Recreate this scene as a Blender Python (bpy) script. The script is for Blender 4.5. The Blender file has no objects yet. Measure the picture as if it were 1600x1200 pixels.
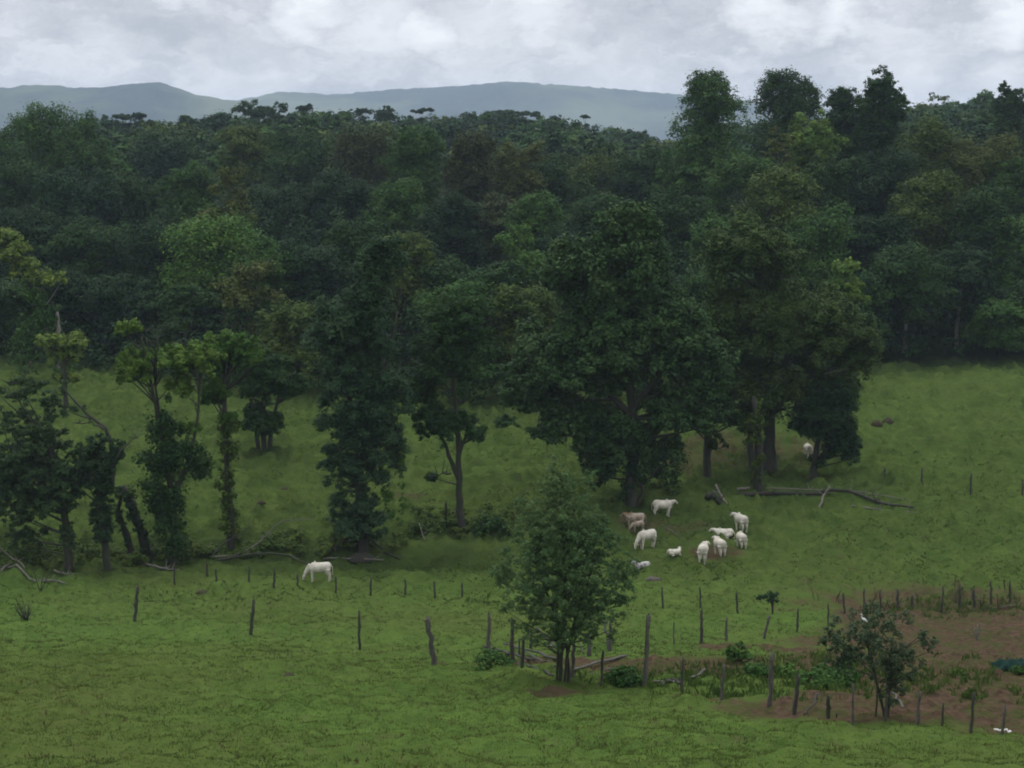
import bpy, math, random
import numpy as np
from mathutils import Vector

R = math.radians
SC = bpy.context.scene
COL = SC.collection

# ------------------------------------------------------------------ camera, world, sun
F = 2600.0                      # focal length in photo pixels (1600 wide)
PITCH = math.atan(370 / F)      # horizon at photo row 230
CZ = 30.0
cam_d = bpy.data.cameras.new('camera')
cam_d.sensor_width = 36.0
cam_d.lens = F * 36.0 / 1600.0
cam_d.clip_start = 0.5
cam_d.clip_end = 20000.0
cam = bpy.data.objects.new('camera', cam_d)
COL.objects.link(cam)
cam.location = (0, 0, CZ)
cam.rotation_euler = (math.pi / 2 - PITCH, 0, 0)
SC.camera = cam

SC.view_settings.view_transform = 'Standard'
SC.view_settings.look = 'None'
SC.view_settings.exposure = 0.0
SC.view_settings.gamma = 1.0
SC.cycles.max_bounces = 4
SC.cycles.diffuse_bounces = 2
SC.cycles.glossy_bounces = 1
SC.cycles.transmission_bounces = 2
SC.cycles.transparent_max_bounces = 4
SC.cycles.volume_bounces = 1
SC.cycles.caustics_reflective = False
SC.cycles.caustics_refractive = False
SC.cycles.use_denoising = True
SC.cycles.filter_width = 1.9
SC.render.use_persistent_data = False

SUN_EL, SUN_AZ = R(62), R(-12)      # azimuth from +Y towards +X

def nd(nt, typ, **kw):
    n = nt.nodes.new(typ)
    for k, v in kw.items():
        setattr(n, k, v)
    return n

def mathn(nt, op, a, b=None, clamp=False):
    n = nt.nodes.new('ShaderNodeMath'); n.operation = op; n.use_clamp = clamp
    for i, v in enumerate((a, b)):
        if v is None: continue
        if isinstance(v, (int, float)): n.inputs[i].default_value = v
        else: nt.links.new(v, n.inputs[i])
    return n.outputs[0]

def mixc(nt, fac, a, b, blend='MIX'):
    n = nt.nodes.new('ShaderNodeMix'); n.data_type = 'RGBA'; n.blend_type = blend
    for i, v in ((0, fac), (6, a), (7, b)):
        if isinstance(v, (int, float)): n.inputs[i].default_value = v
        elif isinstance(v, tuple): n.inputs[i].default_value = (v + (1,))[:4]
        else: nt.links.new(v, n.inputs[i])
    return n.outputs[2]

def ramp(nt, src, stops):
    n = nt.nodes.new('ShaderNodeValToRGB')
    nt.links.new(src, n.inputs[0])
    els = n.color_ramp.elements
    while len(els) < len(stops): els.new(0.5)
    for e, (p, c) in zip(els, stops):
        e.position = p
        e.color = (c, c, c, 1) if isinstance(c, (int, float)) else (c + (1,))[:4]
    return n.outputs[0]

def noise(nt, vec, scale, detail=3, rough=0.55, dist=0.0):
    n = nt.nodes.new('ShaderNodeTexNoise')
    n.inputs['Scale'].default_value = scale
    n.inputs['Detail'].default_value = detail
    n.inputs['Roughness'].default_value = rough
    n.inputs['Distortion'].default_value = dist
    if vec is not None: nt.links.new(vec, n.inputs['Vector'])
    return n.outputs[0]

def vmap(nt, vec, scale, loc=(0, 0, 0)):
    n = nt.nodes.new('ShaderNodeMapping')
    n.inputs['Scale'].default_value = scale
    n.inputs['Location'].default_value = loc
    nt.links.new(vec, n.inputs['Vector'])
    return n.outputs[0]

def pdir(px, py):
    u, v = (px - 800) / F, (600 - py) / F
    d = Vector((u, math.cos(PITCH) + v * math.sin(PITCH), v * math.cos(PITCH) - math.sin(PITCH)))
    return d.normalized()

world = bpy.data.worlds.new('World')
SC.world = world
world.use_nodes = True
wt = world.node_tree
bg = wt.nodes['Background']
sky = nd(wt, 'ShaderNodeTexSky', sky_type='NISHITA', sun_disc=False)
sky.sun_elevation = SUN_EL
sky.sun_rotation = SUN_AZ
tc = nd(wt, 'ShaderNodeTexCoord').outputs['Generated']
bg.inputs['Strength'].default_value = 0.12
# overcast layer: soft stretched cloud banks, with thin bright breaks
warp = noise(wt, vmap(wt, tc, (1, 1, 2.2)), 9, 4, 0.6)
wv = nd(wt, 'ShaderNodeVectorMath', operation='MULTIPLY_ADD')
nzc = wt.nodes.new('ShaderNodeTexNoise'); nzc.inputs['Scale'].default_value = 20; nzc.inputs['Detail'].default_value = 8; nzc.inputs['Roughness'].default_value = 0.62
wt.links.new(vmap(wt, tc, (1, 1, 2)), nzc.inputs['Vector'])
wt.links.new(nzc.outputs[1], wv.inputs[0]); wv.inputs[1].default_value = (0.06,) * 3
wt.links.new(tc, wv.inputs[2])
wvo = wv.outputs[0]
n1 = noise(wt, vmap(wt, wvo, (1, 1, 3.0), (0.3, 0.1, 0.0)), 9, 5, 0.55)
n2 = noise(wt, vmap(wt, wvo, (1, 1, 2.4), (3.1, 0.7, 0.4)), 30, 7, 0.68)
body = mathn(wt, 'ADD', mathn(wt, 'MULTIPLY', n1, 0.55), mathn(wt, 'MULTIPLY', n2, 0.45))
BR = [(478, 8, 45, 1.0), (600, 25, 80, .55), (662, 48, 48, 1.0), (740, 30, 90, .5), (830, 8, 60, .8), (890, 68, 45, .45),
      (1180, 12, 45, .9), (1320, 20, 38, .9), (1225, 30, 24, .6), (1590, 22, 55, 1.0), (1420, 130, 80, .5), (1570, 135, 50, .7),
      (160, 95, 55, .4), (330, 135, 60, .55), (400, 145, 90, .35), (960, 140, 90, .35), (20, 20, 60, .15)]
blob = None
for px, py, rp, am in BR:
    d = pdir(px, py)
    off = Vector((0.03, 0.03, 0.03))
    v = nd(wt, 'ShaderNodeVectorMath', operation='DISTANCE')
    wt.links.new(wvo, v.inputs[0]); v.inputs[1].default_value = d + off
    g = mathn(wt, 'MULTIPLY', v.outputs['Value'], F / (rp * 1.25))
    g = mathn(wt, 'SUBTRACT', 1.0, g, clamp=True)
    g = mathn(wt, 'MULTIPLY', mathn(wt, 'POWER', mathn(wt, 'MULTIPLY', g, 1.25, clamp=True), 1.0), am)
    blob = g if blob is None else mathn(wt, 'MAXIMUM', blob, g)
sep = nd(wt, 'ShaderNodeSeparateXYZ'); wt.links.new(tc, sep.inputs[0])
lum = ramp(wt, body, [(0.39, (4.15, 4.4, 4.95)), (0.5, (5.1, 5.35, 5.85)), (0.6, (6.6, 6.85, 7.3))])
cl = mixc(wt, blob, lum, (8.4, 8.6, 8.9))
zen = mathn(wt, 'ADD', 1.0, mathn(wt, 'MULTIPLY', mathn(wt, 'MAXIMUM', mathn(wt, 'SUBTRACT', sep.outputs[2], 0.12), 0.0), 2.1))
sc_ = nd(wt, 'ShaderNodeVectorMath', operation='SCALE'); wt.links.new(cl, sc_.inputs[0]); wt.links.new(zen, sc_.inputs['Scale'])
wt.links.new(mixc(wt, 0.96, sky.outputs[0], sc_.outputs[0]), bg.inputs['Color'])

sun_d = bpy.data.lights.new('sun', 'SUN')
sun_d.energy = 1.25; sun_d.angle = R(14); sun_d.color = (1, 0.97, 0.92)
sun = bpy.data.objects.new('sun', sun_d); COL.objects.link(sun)
sdir = Vector((math.sin(SUN_AZ) * math.cos(SUN_EL), math.cos(SUN_AZ) * math.cos(SUN_EL), math.sin(SUN_EL)))
sun.rotation_euler = sdir.to_track_quat('Z', 'Y').to_euler()
sun.location = (0, 0, 90)

# ------------------------------------------------------------------ numeric helpers
_rs = np.random.RandomState(7)
_TAB = _rs.rand(256, 256)
def vnoise(x, y):
    xi = np.floor(x).astype(int); yi = np.floor(y).astype(int)
    fx = x - xi; fy = y - yi
    fx = fx * fx * (3 - 2 * fx); fy = fy * fy * (3 - 2 * fy)
    a = _TAB[xi & 255, yi & 255]; b = _TAB[(xi + 1) & 255, yi & 255]
    c = _TAB[xi & 255, (yi + 1) & 255]; d = _TAB[(xi + 1) & 255, (yi + 1) & 255]
    return (a * (1 - fx) + b * fx) * (1 - fy) + (c * (1 - fx) + d * fx) * fy

_PY = [-6000, -300, -30, 0, 3, 10, 20, 46, 66, 85, 104, 116, 132, 160, 183, 220, 300, 450, 700, 1500, 6000]
_PZ = [-15, -6, -1.7, -1.8, -2.6, -5.4, -9.3, -17.7, -21.5, -25.6, -28.6, -28.9, -28.0, -26.3, -24.7, -23.5, -22, -20, -17, -17, -17]
_yy = np.linspace(-300, 1500, 3601)
_zz = np.interp(_yy, _PY, _PZ)
_k = np.hanning(33); _k /= _k.sum()
_zs = np.convolve(np.pad(_zz, 16, 'edge'), _k, 'valid')
def base_h(X, Y):
    X = np.asarray(X, float); Y = np.asarray(Y, float)
    z = np.where((Y > -300) & (Y < 1500), np.interp(Y, _yy, _zs), np.interp(Y, _PY, _PZ))
    amp = np.clip((Y - 30) / 60, 0, 1)
    z = z + amp * ((vnoise(X / 23 + 5, Y / 23 + 9) - .5) * 1.5 + (vnoise(X / 9 + 50, Y / 9 + 3) - .5) * 0.45)
    z = z + 27 * np.exp(-((X - 195) / 85) ** 2 - ((Y - 680) / 130) ** 2)
    # shallow gully where the left row of trees stands
    gl = np.exp(-((Y - (117 - 0.10 * X)) / 5.0) ** 2) * np.clip((6 - X) / 12, 0, 1)
    z = z - 0.9 * gl
    return z + CZ
def micro(X, Y):
    t = vnoise(X / 1.6 + 3, Y / 1.3) ** 3 * 0.34 + vnoise(X / .62, Y / .62 + 31) ** 3 * 0.30 + (vnoise(X / 4 + 7, Y / 4 + 13) - .5) * 0.24
    r = np.hypot(X, Y)
    t = t * (1 + 1.5 * np.clip((Y - 98) / 30, 0, 1))
    return t * np.clip((r - 20) / 20, 0, 1) * np.clip((420 - r) / 100, 0, 1)
def ground(X, Y):
    return base_h(X, Y) + micro(np.asarray(X, float), np.asarray(Y, float))
def pix(px, py, D):
    u, v = (px - 800) / F, (600 - py) / F
    return np.array([u * D, D * (math.cos(PITCH) + v * math.sin(PITCH)), CZ + D * (v * math.cos(PITCH) - math.sin(PITCH))])
_Ds = np.geomspace(28, 900, 4000)
def at(px, py):
    """point of the ground under a photo pixel, and its depth"""
    u, v = (px - 800) / F, (600 - py) / F
    X = u * _Ds; Y = _Ds * (math.cos(PITCH) + v * math.sin(PITCH)); Z = CZ + _Ds * (v * math.cos(PITCH) - math.sin(PITCH))
    G = base_h(X, Y)
    below = np.nonzero(Z < G)[0]
    i = below[0] if len(below) else len(_Ds) - 1
    x, y = X[i], Y[i]
    return np.array([x, y, float(ground(x, y))]), float(_Ds[i])

# ------------------------------------------------------------------ materials
MATS = {}
def new_mat(name):
    m = bpy.data.materials.new(name); m.use_nodes = True
    MATS[name] = m
    return m, m.node_tree, m.node_tree.nodes['Principled BSDF']

def leaf_mat():
    m, nt, p = new_mat('foliage')
    oi = nd(nt, 'ShaderNodeObjectInfo'); geo = nd(nt, 'ShaderNodeNewGeometry')
    big = noise(nt, vmap(nt, geo.outputs['Position'], (1, 1, 1)), 0.35, 3, 0.6)
    hsv = nd(nt, 'ShaderNodeHueSaturation')
    val = mathn(nt, 'ADD', mathn(nt, 'MULTIPLY', geo.outputs['Random Per Island'], 0.5), 0.75)
    val = mathn(nt, 'MULTIPLY', val, mathn(nt, 'ADD', mathn(nt, 'MULTIPLY', big, 1.1), 0.45))
    nt.links.new(val, hsv.inputs['Value'])
    nt.links.new(mathn(nt, 'ADD', 0.487, mathn(nt, 'MULTIPLY', mathn(nt, 'SUBTRACT', 0.5, big), 0.09)), hsv.inputs['Hue'])
    nt.links.new(oi.outputs['Color'], hsv.inputs['Color'])
    p.inputs['Roughness'].default_value = 0.65
    p.inputs['Specular IOR Level'].default_value = 0.06
    nt.links.new(hsv.outputs[0], p.inputs['Base Color'])
    tr = nd(nt, 'ShaderNodeBsdfTranslucent'); nt.links.new(hsv.outputs[0], tr.inputs['Color'])
    mx = nd(nt, 'ShaderNodeMixShader'); mx.inputs[0].default_value = 0.08
    nt.links.new(p.outputs[0], mx.inputs[1]); nt.links.new(tr.outputs[0], mx.inputs[2])
    nt.links.new(mx.outputs[0], nt.nodes['Material Output'].inputs['Surface'])
    return m
LEAF = leaf_mat()

def wood_mat(name, dark, light, moss=None, scale=3.0):
    m, nt, p = new_mat(name)
    tcn = nd(nt, 'ShaderNodeTexCoord').outputs['Object']
    oi = nd(nt, 'ShaderNodeObjectInfo')
    ofs = nd(nt, 'ShaderNodeVectorMath', operation='MULTIPLY_ADD')
    nt.links.new(oi.outputs['Random'], ofs.inputs[0]); ofs.inputs[1].default_value = (40, 30, 20); nt.links.new(tcn, ofs.inputs[2])
    a = noise(nt, vmap(nt, ofs.outputs[0], (4, 4, 1)), scale, 5, 0.7)
    c = mixc(nt, ramp(nt, a, [(0.35, 0.0), (0.7, 1.0)]), dark, light)
    if moss:
        b = noise(nt, ofs.outputs[0], 1.3, 3)
        c = mixc(nt, ramp(nt, b, [(0.42, 0.0), (0.6, 0.85)]), c, moss)
    nt.links.new(c, p.inputs['Base Color'])
    p.inputs['Roughness'].default_value = 0.9
    bp = nd(nt, 'ShaderNodeBump'); bp.inputs['Strength'].default_value = 0.5; bp.inputs['Distance'].default_value = 0.03
    nt.links.new(a, bp.inputs['Height']); nt.links.new(bp.outputs[0], p.inputs['Normal'])
    return m
BARK = wood_mat('bark', (.016, .014, .010), (.048, .040, .028), (.018, .028, .009), 1.5)
PALE = wood_mat('pale_bark', (.10, .09, .07), (.24, .22, .18), None, 1.2)
DEAD = wood_mat('dead_wood', (.06, .053, .042), (.20, .18, .145), None, 3)
POST = wood_mat('post_wood', (.016, .014, .010), (.07, .06, .045), (.022, .03, .012), 4)
POSTP = wood_mat('grey_post_wood', (.028, .024, .018), (.12, .11, .085), None, 4)
ROT = wood_mat('rotten_wood', (.010, .008, .006), (.045, .034, .024), (.016, .024, .009), 2)

def ground_mat():
    m, nt, p = new_mat('pasture')
    pos = nd(nt, 'ShaderNodeNewGeometry').outputs['Position']
    a = noise(nt, pos, 0.05, 3, 0.6)
    b = noise(nt, vmap(nt, pos, (1, .7, 1)), 0.55, 5, 0.65)
    c = noise(nt, pos, 3.2, 4, 0.7)
    g = mixc(nt, ramp(nt, b, [(0.3, 0.0), (0.68, 1.0)]), (.054, .092, .020), (.082, .130, .028))
    g = mixc(nt, ramp(nt, a, [(0.40, 0.0), (0.64, 0.6)]), g, (.078, .092, .025))
    shade_zone = nd(nt, 'ShaderNodeAttribute', attribute_name='rank')  # mask of far grass coloured darker in place of tree shade
    g = mixc(nt, shade_zone.outputs['Fac'], g, mixc(nt, ramp(nt, b, [(.35, 0.0), (.65, 1.0)]), (.036, .060, .014), (.068, .096, .023)))
    g = mixc(nt, ramp(nt, c, [(0.52, 0.0), (0.80, 0.5)]), g, (.034, .060, .013))
    ts = noise(nt, vmap(nt, pos, (1, .8, 1), (7, 3, 1)), 1.5, 3, 0.6)
    g = mixc(nt, ramp(nt, ts, [(0.50, 0.0), (0.70, 0.55)]), g, (.036, .066, .014))
    d = noise(nt, pos, 1.1, 4, 0.7)
    g = mixc(nt, ramp(nt, d, [(0.56, 0.0), (0.72, 0.55)]), g, (.075, .068, .03))
    soil = mixc(nt, ramp(nt, c, [(0.35, 0.0), (0.65, 1.0)]), (.044, .030, .019), (.098, .064, .041))
    soil = mixc(nt, ramp(nt, d, [(0.44, 0.0), (0.60, 0.7)]), soil, (.045, .060, .016))
    at_ = nd(nt, 'ShaderNodeAttribute', attribute_name='soil')
    f = mathn(nt, 'ADD', at_.outputs['Fac'], mathn(nt, 'MULTIPLY', mathn(nt, 'SUBTRACT', b, 0.5), 0.9))
    f = ramp(nt, f, [(0.35, 0.0), (0.62, 1.0)])
    f2 = mathn(nt, 'MULTIPLY', f, mathn(nt, 'GREATER_THAN', at_.outputs['Fac'], 0.02))
    litter_shade = nd(nt, 'ShaderNodeAttribute', attribute_name='litter_shade')
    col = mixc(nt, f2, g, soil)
    col = mixc(nt, litter_shade.outputs['Fac'], col, (.010, .016, .006))  # forest litter, and the shade painted under the pasture trees
    nt.links.new(col, p.inputs['Base Color'])
    p.inputs['Roughness'].default_value = 0.95
    p.inputs['Specular IOR Level'].default_value = 0.0
    bp = nd(nt, 'ShaderNodeBump'); bp.inputs['Strength'].default_value = 0.9; bp.inputs['Distance'].default_value = 0.22
    nt.links.new(c, bp.inputs['Height']); nt.links.new(bp.outputs[0], p.inputs['Normal'])
    return m

def hill_mat():
    m, nt, p = new_mat('hazy_forested_hill')
    pos = nd(nt, 'ShaderNodeNewGeometry').outputs['Position']
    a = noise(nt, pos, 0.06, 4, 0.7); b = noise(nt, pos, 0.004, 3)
    c = mixc(nt, a, (.05, .072, .080), (.10, .130, .135))  # pale blue base tones put part of the distance haze into the colour
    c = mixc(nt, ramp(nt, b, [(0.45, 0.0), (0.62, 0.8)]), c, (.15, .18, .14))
    nt.links.new(c, p.inputs['Base Color']); p.inputs['Roughness'].default_value = 0.95; p.inputs['Specular IOR Level'].default_value = 0.0
    return m

def simple(name, col, rough=0.8, var=0.25, scale=6.0, col2=None):
    m, nt, p = new_mat(name)
    tcn = nd(nt, 'ShaderNodeTexCoord').outputs['Object']
    n = noise(nt, tcn, scale, 4, 0.6)
    c2 = col2 or tuple(v * (1 - var) for v in col)
    nt.links.new(mixc(nt, ramp(nt, n, [(0.38, 0.0), (0.62, 1.0)]), col, c2), p.inputs['Base Color'])
    p.inputs['Roughness'].default_value = rough
    p.inputs['Specular IOR Level'].default_value = .12
    return m
COAT = simple('white_coat', (.56, .52, .43), .9, .2, 2.2, (.38, .34, .27))
COATS = simple('spotted_coat', (.45, .43, .40), .8, .2, 3.6, (.12, .11, .10))
COATB = simple('tan_coat', (.36, .31, .24), .8, .2, 2.0, (.15, .09, .05))
HORN = simple('dark_hide', (.06, .05, .045), .7, .3)
FEATHER = simple('feather', (.6, .6, .58), .8, .05)
BEAK = simple('beak', (.55, .35, .05), .5)
TARP = simple('tarp_cloth', (.008, .030, .022), .95, .4, 2.0)
EARTH = simple('earth', (.055, .042, .024), .95, .5, 4.0, (.035, .038, .018))
STONE = simple('stone', (.10, .09, .07), .9, .4, 5.0)
PAINTW = simple('white_board', (.62, .60, .55), .7, .2, 8.0)

# ------------------------------------------------------------------ mesh helpers
def link(name, mesh, mats, parent=None, loc=None):
    o = bpy.data.objects.new(name, mesh)
    for m in (mats if isinstance(mats, (list, tuple)) else [mats]):
        mesh.materials.append(m)
    COL.objects.link(o)
    if parent is not None: o.parent = parent
    if loc is not None: o.location = loc
    return o
def tag(o, label=None, cat=None, group=None, kind=None):
    if label: o['label'] = label
    if cat: o['category'] = cat
    if group: o['group'] = group
    if kind: o['kind'] = kind
    return o
def empty(name, loc):
    o = bpy.data.objects.new(name, None); COL.objects.link(o); o.location = loc
    o.empty_display_size = 0.5
    return o
def fast_mesh(name, V, Q, smooth=False):
    """V (n,3), Q (m,k) of one polygon size"""
    V = np.ascontiguousarray(V, np.float32); Q = np.ascontiguousarray(Q, np.int32)
    me = bpy.data.meshes.new(name)
    k = Q.shape[1]
    me.vertices.add(len(V)); me.vertices.foreach_set('co', V.ravel())
    me.loops.add(Q.size); me.loops.foreach_set('vertex_index', Q.ravel())
    me.polygons.add(len(Q)); me.polygons.foreach_set('loop_start', np.arange(0, Q.size, k, dtype=np.int32))
    if smooth: me.polygons.foreach_set('use_smooth', np.ones(len(Q), bool))
    me.update(calc_edges=True)
    return me

class Tubes:
    """many tapering tubes in one mesh"""
    def __init__(self): self.V = []; self.Q = []; self.n = 0
    def tube(self, pts, rad, sides=7, rng=None, rough=0.0, flat=1.0):
        pts = np.asarray(pts, float); n = len(pts)
        rad = np.broadcast_to(np.asarray(rad, float), (n,))
        T = np.gradient(pts, axis=0); T /= np.linalg.norm(T, axis=1)[:, None] + 1e-9
        ref = np.array([0, 0, 1.0]) if abs(T[0][2]) < .8 else np.array([1.0, 0, 0])
        a = np.linspace(0, 2 * np.pi, sides, endpoint=False)
        V = []
        for i in range(n):
            b = np.cross(T[i], ref); b /= np.linalg.norm(b) + 1e-9
            c = np.cross(b, T[i])
            r = rad[i] * (1 + (rng.uniform(-rough, rough, sides) if rng is not None and rough else 0))
            V.append(pts[i] + (np.cos(a) * r)[:, None] * b + (np.sin(a) * r * flat)[:, None] * c)
        V.append(pts[:1] - T[:1] * 0.0); V.append(pts[-1:] + T[-1:] * rad[-1] * .3)
        V = np.concatenate(V)
        Q = []
        for i in range(n - 1):
            for j in range(sides):
                k = (j + 1) % sides
                Q.append((i * sides + j, i * sides + k, (i + 1) * sides + k, (i + 1) * sides + j))
        for j in range(sides):
            k = (j + 1) % sides
            Q.append((n * sides, k, j, j)); Q.append((n * sides + 1, (n - 1) * sides + j, (n - 1) * sides + k, (n - 1) * sides + k))
        self.V.append(V); self.Q += [tuple(x + self.n for x in q) for q in Q]
        self.n += len(V)
    def mesh(self, name):
        me = bpy.data.meshes.new(name)
        V = np.concatenate(self.V)
        me.from_pydata(V.tolist(), [], [q[:3] if q[2] == q[3] else q for q in self.Q])
        for p in me.polygons: p.use_smooth = True
        return me

def unit(rng, n):
    v = rng.normal(size=(n, 3)); return v / np.linalg.norm(v, axis=1)[:, None]

def leaf_quads(C, N, size, rng, aspect=0.55):
    n = len(C)
    size = np.broadcast_to(size, (n,)) * rng.uniform(.5, 1.5, n)
    T = np.cross(N, unit(rng, n)); T /= np.linalg.norm(T, axis=1)[:, None] + 1e-9
    B = np.cross(N, T)
    L = T * (size * .5)[:, None]; W = B * (size * .5 * aspect)[:, None]
    V = np.stack([C - L, C + W + L * .1, C + L, C - W + L * .1], 1).reshape(-1, 3)
    return V

def grow(L1, rng, l2n=9, l2r=.38, per=38, size=.32, zflat=.75, up=.6, low=-.45, aspect=.55):
    """L1: (n,4) lobe centres + radius -> leaf centres and normals, two levels of clumps"""
    L1 = np.asarray(L1, float); n = len(L1)
    d = unit(rng, n * l2n); d[:, 2] = np.where(d[:, 2] < low, -d[:, 2], d[:, 2])
    c1 = np.repeat(L1, l2n, 0)
    r1 = c1[:, 3] * rng.uniform(.55, 1.05, len(c1))
    c2 = c1[:, :3] + d * r1[:, None] * np.array([1, 1, zflat])
    r2 = c1[:, 3] * l2r * rng.uniform(.45, 1.6, len(c1))
    cnt = np.maximum(3, per * (r2 / r2.mean()) ** 2 * rng.uniform(.5, 1.3, len(r2))).astype(int)
    idx = np.repeat(np.arange(len(c2)), cnt)
    e = unit(rng, len(idx)); e[:, 2] = np.where(e[:, 2] < low, -e[:, 2] * .7, e[:, 2])
    C = c2[idx] + e * (r2[idx] * np.where(rng.rand(len(idx)) < .16, rng.uniform(1.0, 1.75, len(idx)), rng.uniform(.45, 1.08, len(idx))))[:, None] * np.array([1, 1, zflat])
    N = e + np.array([0, 0, up]) + unit(rng, len(idx)) * .5
    N /= np.linalg.norm(N, axis=1)[:, None]
    return C, N

def leaf_mesh(name, C, N, size, rng, aspect=.55):
    V = leaf_quads(C, N, size, rng, aspect)
    return fast_mesh(name, V, np.arange(len(V)).reshape(-1, 4))

def curve_pts(a, b, rng, n=6, sag=0.12):
    a = np.asarray(a, float); b = np.asarray(b, float)
    L = np.linalg.norm(b - a)
    mid = (a + b) / 2 + unit(rng, 1)[0] * L * .08 + np.array([0, 0, -sag * L * .5])
    t = np.linspace(0, 1, n)[:, None]
    return (1 - t) ** 2 * a + 2 * t * (1 - t) * mid + t ** 2 * b

TINT = dict(
    dark=(.019, .053, .012), deep=(.012, .036, .011), mid=(.030, .080, .015), fresh=(.046, .112, .018),
    light=(.066, .132, .020), lime=(.098, .155, .028), olive=(.046, .080, .014), khaki=(.058, .080, .018),
    brown=(.034, .048, .016), blue=(.016, .045, .017), rust=(.07, .05, .03))
# ------------------------------------------------------------------ ground
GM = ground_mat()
angs = np.concatenate([np.linspace(-180, -30, 30, endpoint=False), np.linspace(-30, -20, 40, endpoint=False),
                       np.linspace(-20, 20, 640, endpoint=False), np.linspace(20, 30, 40, endpoint=False), np.linspace(30, 180, 30, endpoint=False)])
rad = np.concatenate([np.geomspace(1.0, 40, 30, endpoint=False), np.geomspace(40, 210, 640, endpoint=False),
                      np.geomspace(210, 900, 120, endpoint=False), np.geomspace(900, 4800, 24)])
A, RR = np.meshgrid(np.radians(angs), rad)
GX, GY = RR * np.sin(A), RR * np.cos(A)
GZ = ground(GX, GY)
na, nr = len(angs), len(rad)
ii, jj = np.meshgrid(np.arange(nr - 1), np.arange(na), indexing='ij')
jk = (jj + 1) % na
Q = np.stack([ii * na + jj, (ii + 1) * na + jj, (ii + 1) * na + jk, ii * na + jk], -1).reshape(-1, 4)[:, ::-1]
V = np.stack([GX, GY, GZ], -1).reshape(-1, 3)
V = np.concatenate([V, [[0, 0, float(ground(0., 0.))]]])
gme = fast_mesh('ground', V, Q, True)
# bare red soil of the pens and trampled spots, plus painted shade near trees: (px, py, half-width m, half-depth m, weight)
SOIL = [(1545, 1070, 7.5, 16, 1.15), (1590, 1000, 9, 16, 1.1), (1440, 1112, 7, 4, 1.05), (1500, 985, 7, 12, .95), (1410, 975, 4.5, 8, .8), (1440, 948, 11, 8, .55),
        (1080, 1045, 3.8, 4.5, .85), (985, 1042, 3.2, 3.2, .85), (860, 1038, 2.8, 2.6, .8), (1200, 1020, 4, 4, .7), (1330, 1118, 4.5, 2.4, .95), (1300, 1010, 4, 5, .55),
        (1120, 868, 2.0, 2.6, .75), (1080, 835, 4, 2.5, .45), (1000, 822, 3, 3, .5), (1110, 1095, 1.6, 1.0, .6), (875, 1085, 1.6, 1.3, .6), (712, 1045, 1.4, 1.0, .55),
        (1180, 705, 12, 6, .5), (1070, 720, 8, 6, .5), (640, 775, 2, 2, .5)]  # soil patches near the trees, added to darken the grass like shade
sw = np.zeros(len(V)); TRUNK_SHADE = []
for px, py, rx, ry, w in SOIL:
    c, D = at(px, py)
    q = ((V[:, 0] - c[0]) / rx) ** 2 + ((V[:, 1] - c[1]) / ry) ** 2
    sw = np.maximum(sw, w * np.clip(1.25 - q ** .75 * .75, 0, 1))
for px, py, rr_ in [(987, 792, 4.5), (1196, 745, 5), (1104, 757, 2), (1270, 751, 2.4), (566, 874, 4), (722, 836, 1.8), (412, 712, 3), (878, 1074, 1.2), (168, 896, 3), (274, 886, 2.5), (361, 862, 2), (107, 893, 2.5)]:  # dark rounds at the trunks, painted as the shade of the crowns
    c, D = at(px, py)
    TRUNK_SHADE.append((c[0], c[1], rr_))
a1 = gme.attributes.new('soil', 'FLOAT', 'POINT'); a1.data.foreach_set('value', sw.astype(np.float32))
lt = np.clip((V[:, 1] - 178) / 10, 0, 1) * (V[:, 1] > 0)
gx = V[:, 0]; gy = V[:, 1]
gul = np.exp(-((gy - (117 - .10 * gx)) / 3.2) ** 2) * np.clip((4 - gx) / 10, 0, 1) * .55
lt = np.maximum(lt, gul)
for wx, wy, wr in TRUNK_SHADE:
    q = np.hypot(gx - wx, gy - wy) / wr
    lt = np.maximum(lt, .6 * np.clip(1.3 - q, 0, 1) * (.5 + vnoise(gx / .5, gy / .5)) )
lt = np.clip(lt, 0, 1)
rank = np.clip((gy - (106 - .06 * gx + 3 * (vnoise(gx / 12, gy / 12) - .5))) / 6, 0, 1) * (.55 + .45 * vnoise(gx / 25, gy / 18))  # grass beyond the fence darkened to paint in the shading by trees
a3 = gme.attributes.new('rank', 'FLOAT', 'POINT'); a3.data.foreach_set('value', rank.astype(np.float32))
a2 = gme.attributes.new('litter_shade', 'FLOAT', 'POINT'); a2.data.foreach_set('value', lt.astype(np.float32))
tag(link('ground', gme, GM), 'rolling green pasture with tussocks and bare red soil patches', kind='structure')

# hills far behind, under the cloud
HM = hill_mat()
def hills(name, D, prof, depth, label):
    px = np.linspace(-900, 2500, 900)
    top = np.interp(px, [p[0] for p in prof], [p[1] for p in prof])
    rows = 46
    V = np.zeros((rows, len(px), 3))
    for i in range(rows):
        t = i / (rows - 1)
        s = np.sin(min(t / .62, 1.0) * np.pi / 2) if t <= .62 else np.cos((t - .62) / .38 * np.pi / 2)
        d = D - depth * .62 + depth * t
        X = (px - 800) / F * D * (.55 + .45 * d / D)
        zt = CZ + D * (230 - top) / F
        zb = CZ - 22
        n = (vnoise(X / 120 + 9, np.full_like(X, d / 160)) - .5) * 190 * s * (1 - s) * 2 + (vnoise(X / 14, np.full_like(X, d / 14)) - .5) * 6 * s
        V[i, :, 0] = X; V[i, :, 1] = d; V[i, :, 2] = zb + (zt - zb) * s + n
    m = len(px)
    ii, jj = np.meshgrid(np.arange(rows - 1), np.arange(m - 1), indexing='ij')
    Q = np.stack([ii * m + jj, ii * m + jj + 1, (ii + 1) * m + jj + 1, (ii + 1) * m + jj], -1).reshape(-1, 4)
    tag(link(name, fast_mesh(name, V.reshape(-1, 3), Q, True), HM), label, kind='structure')
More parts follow.
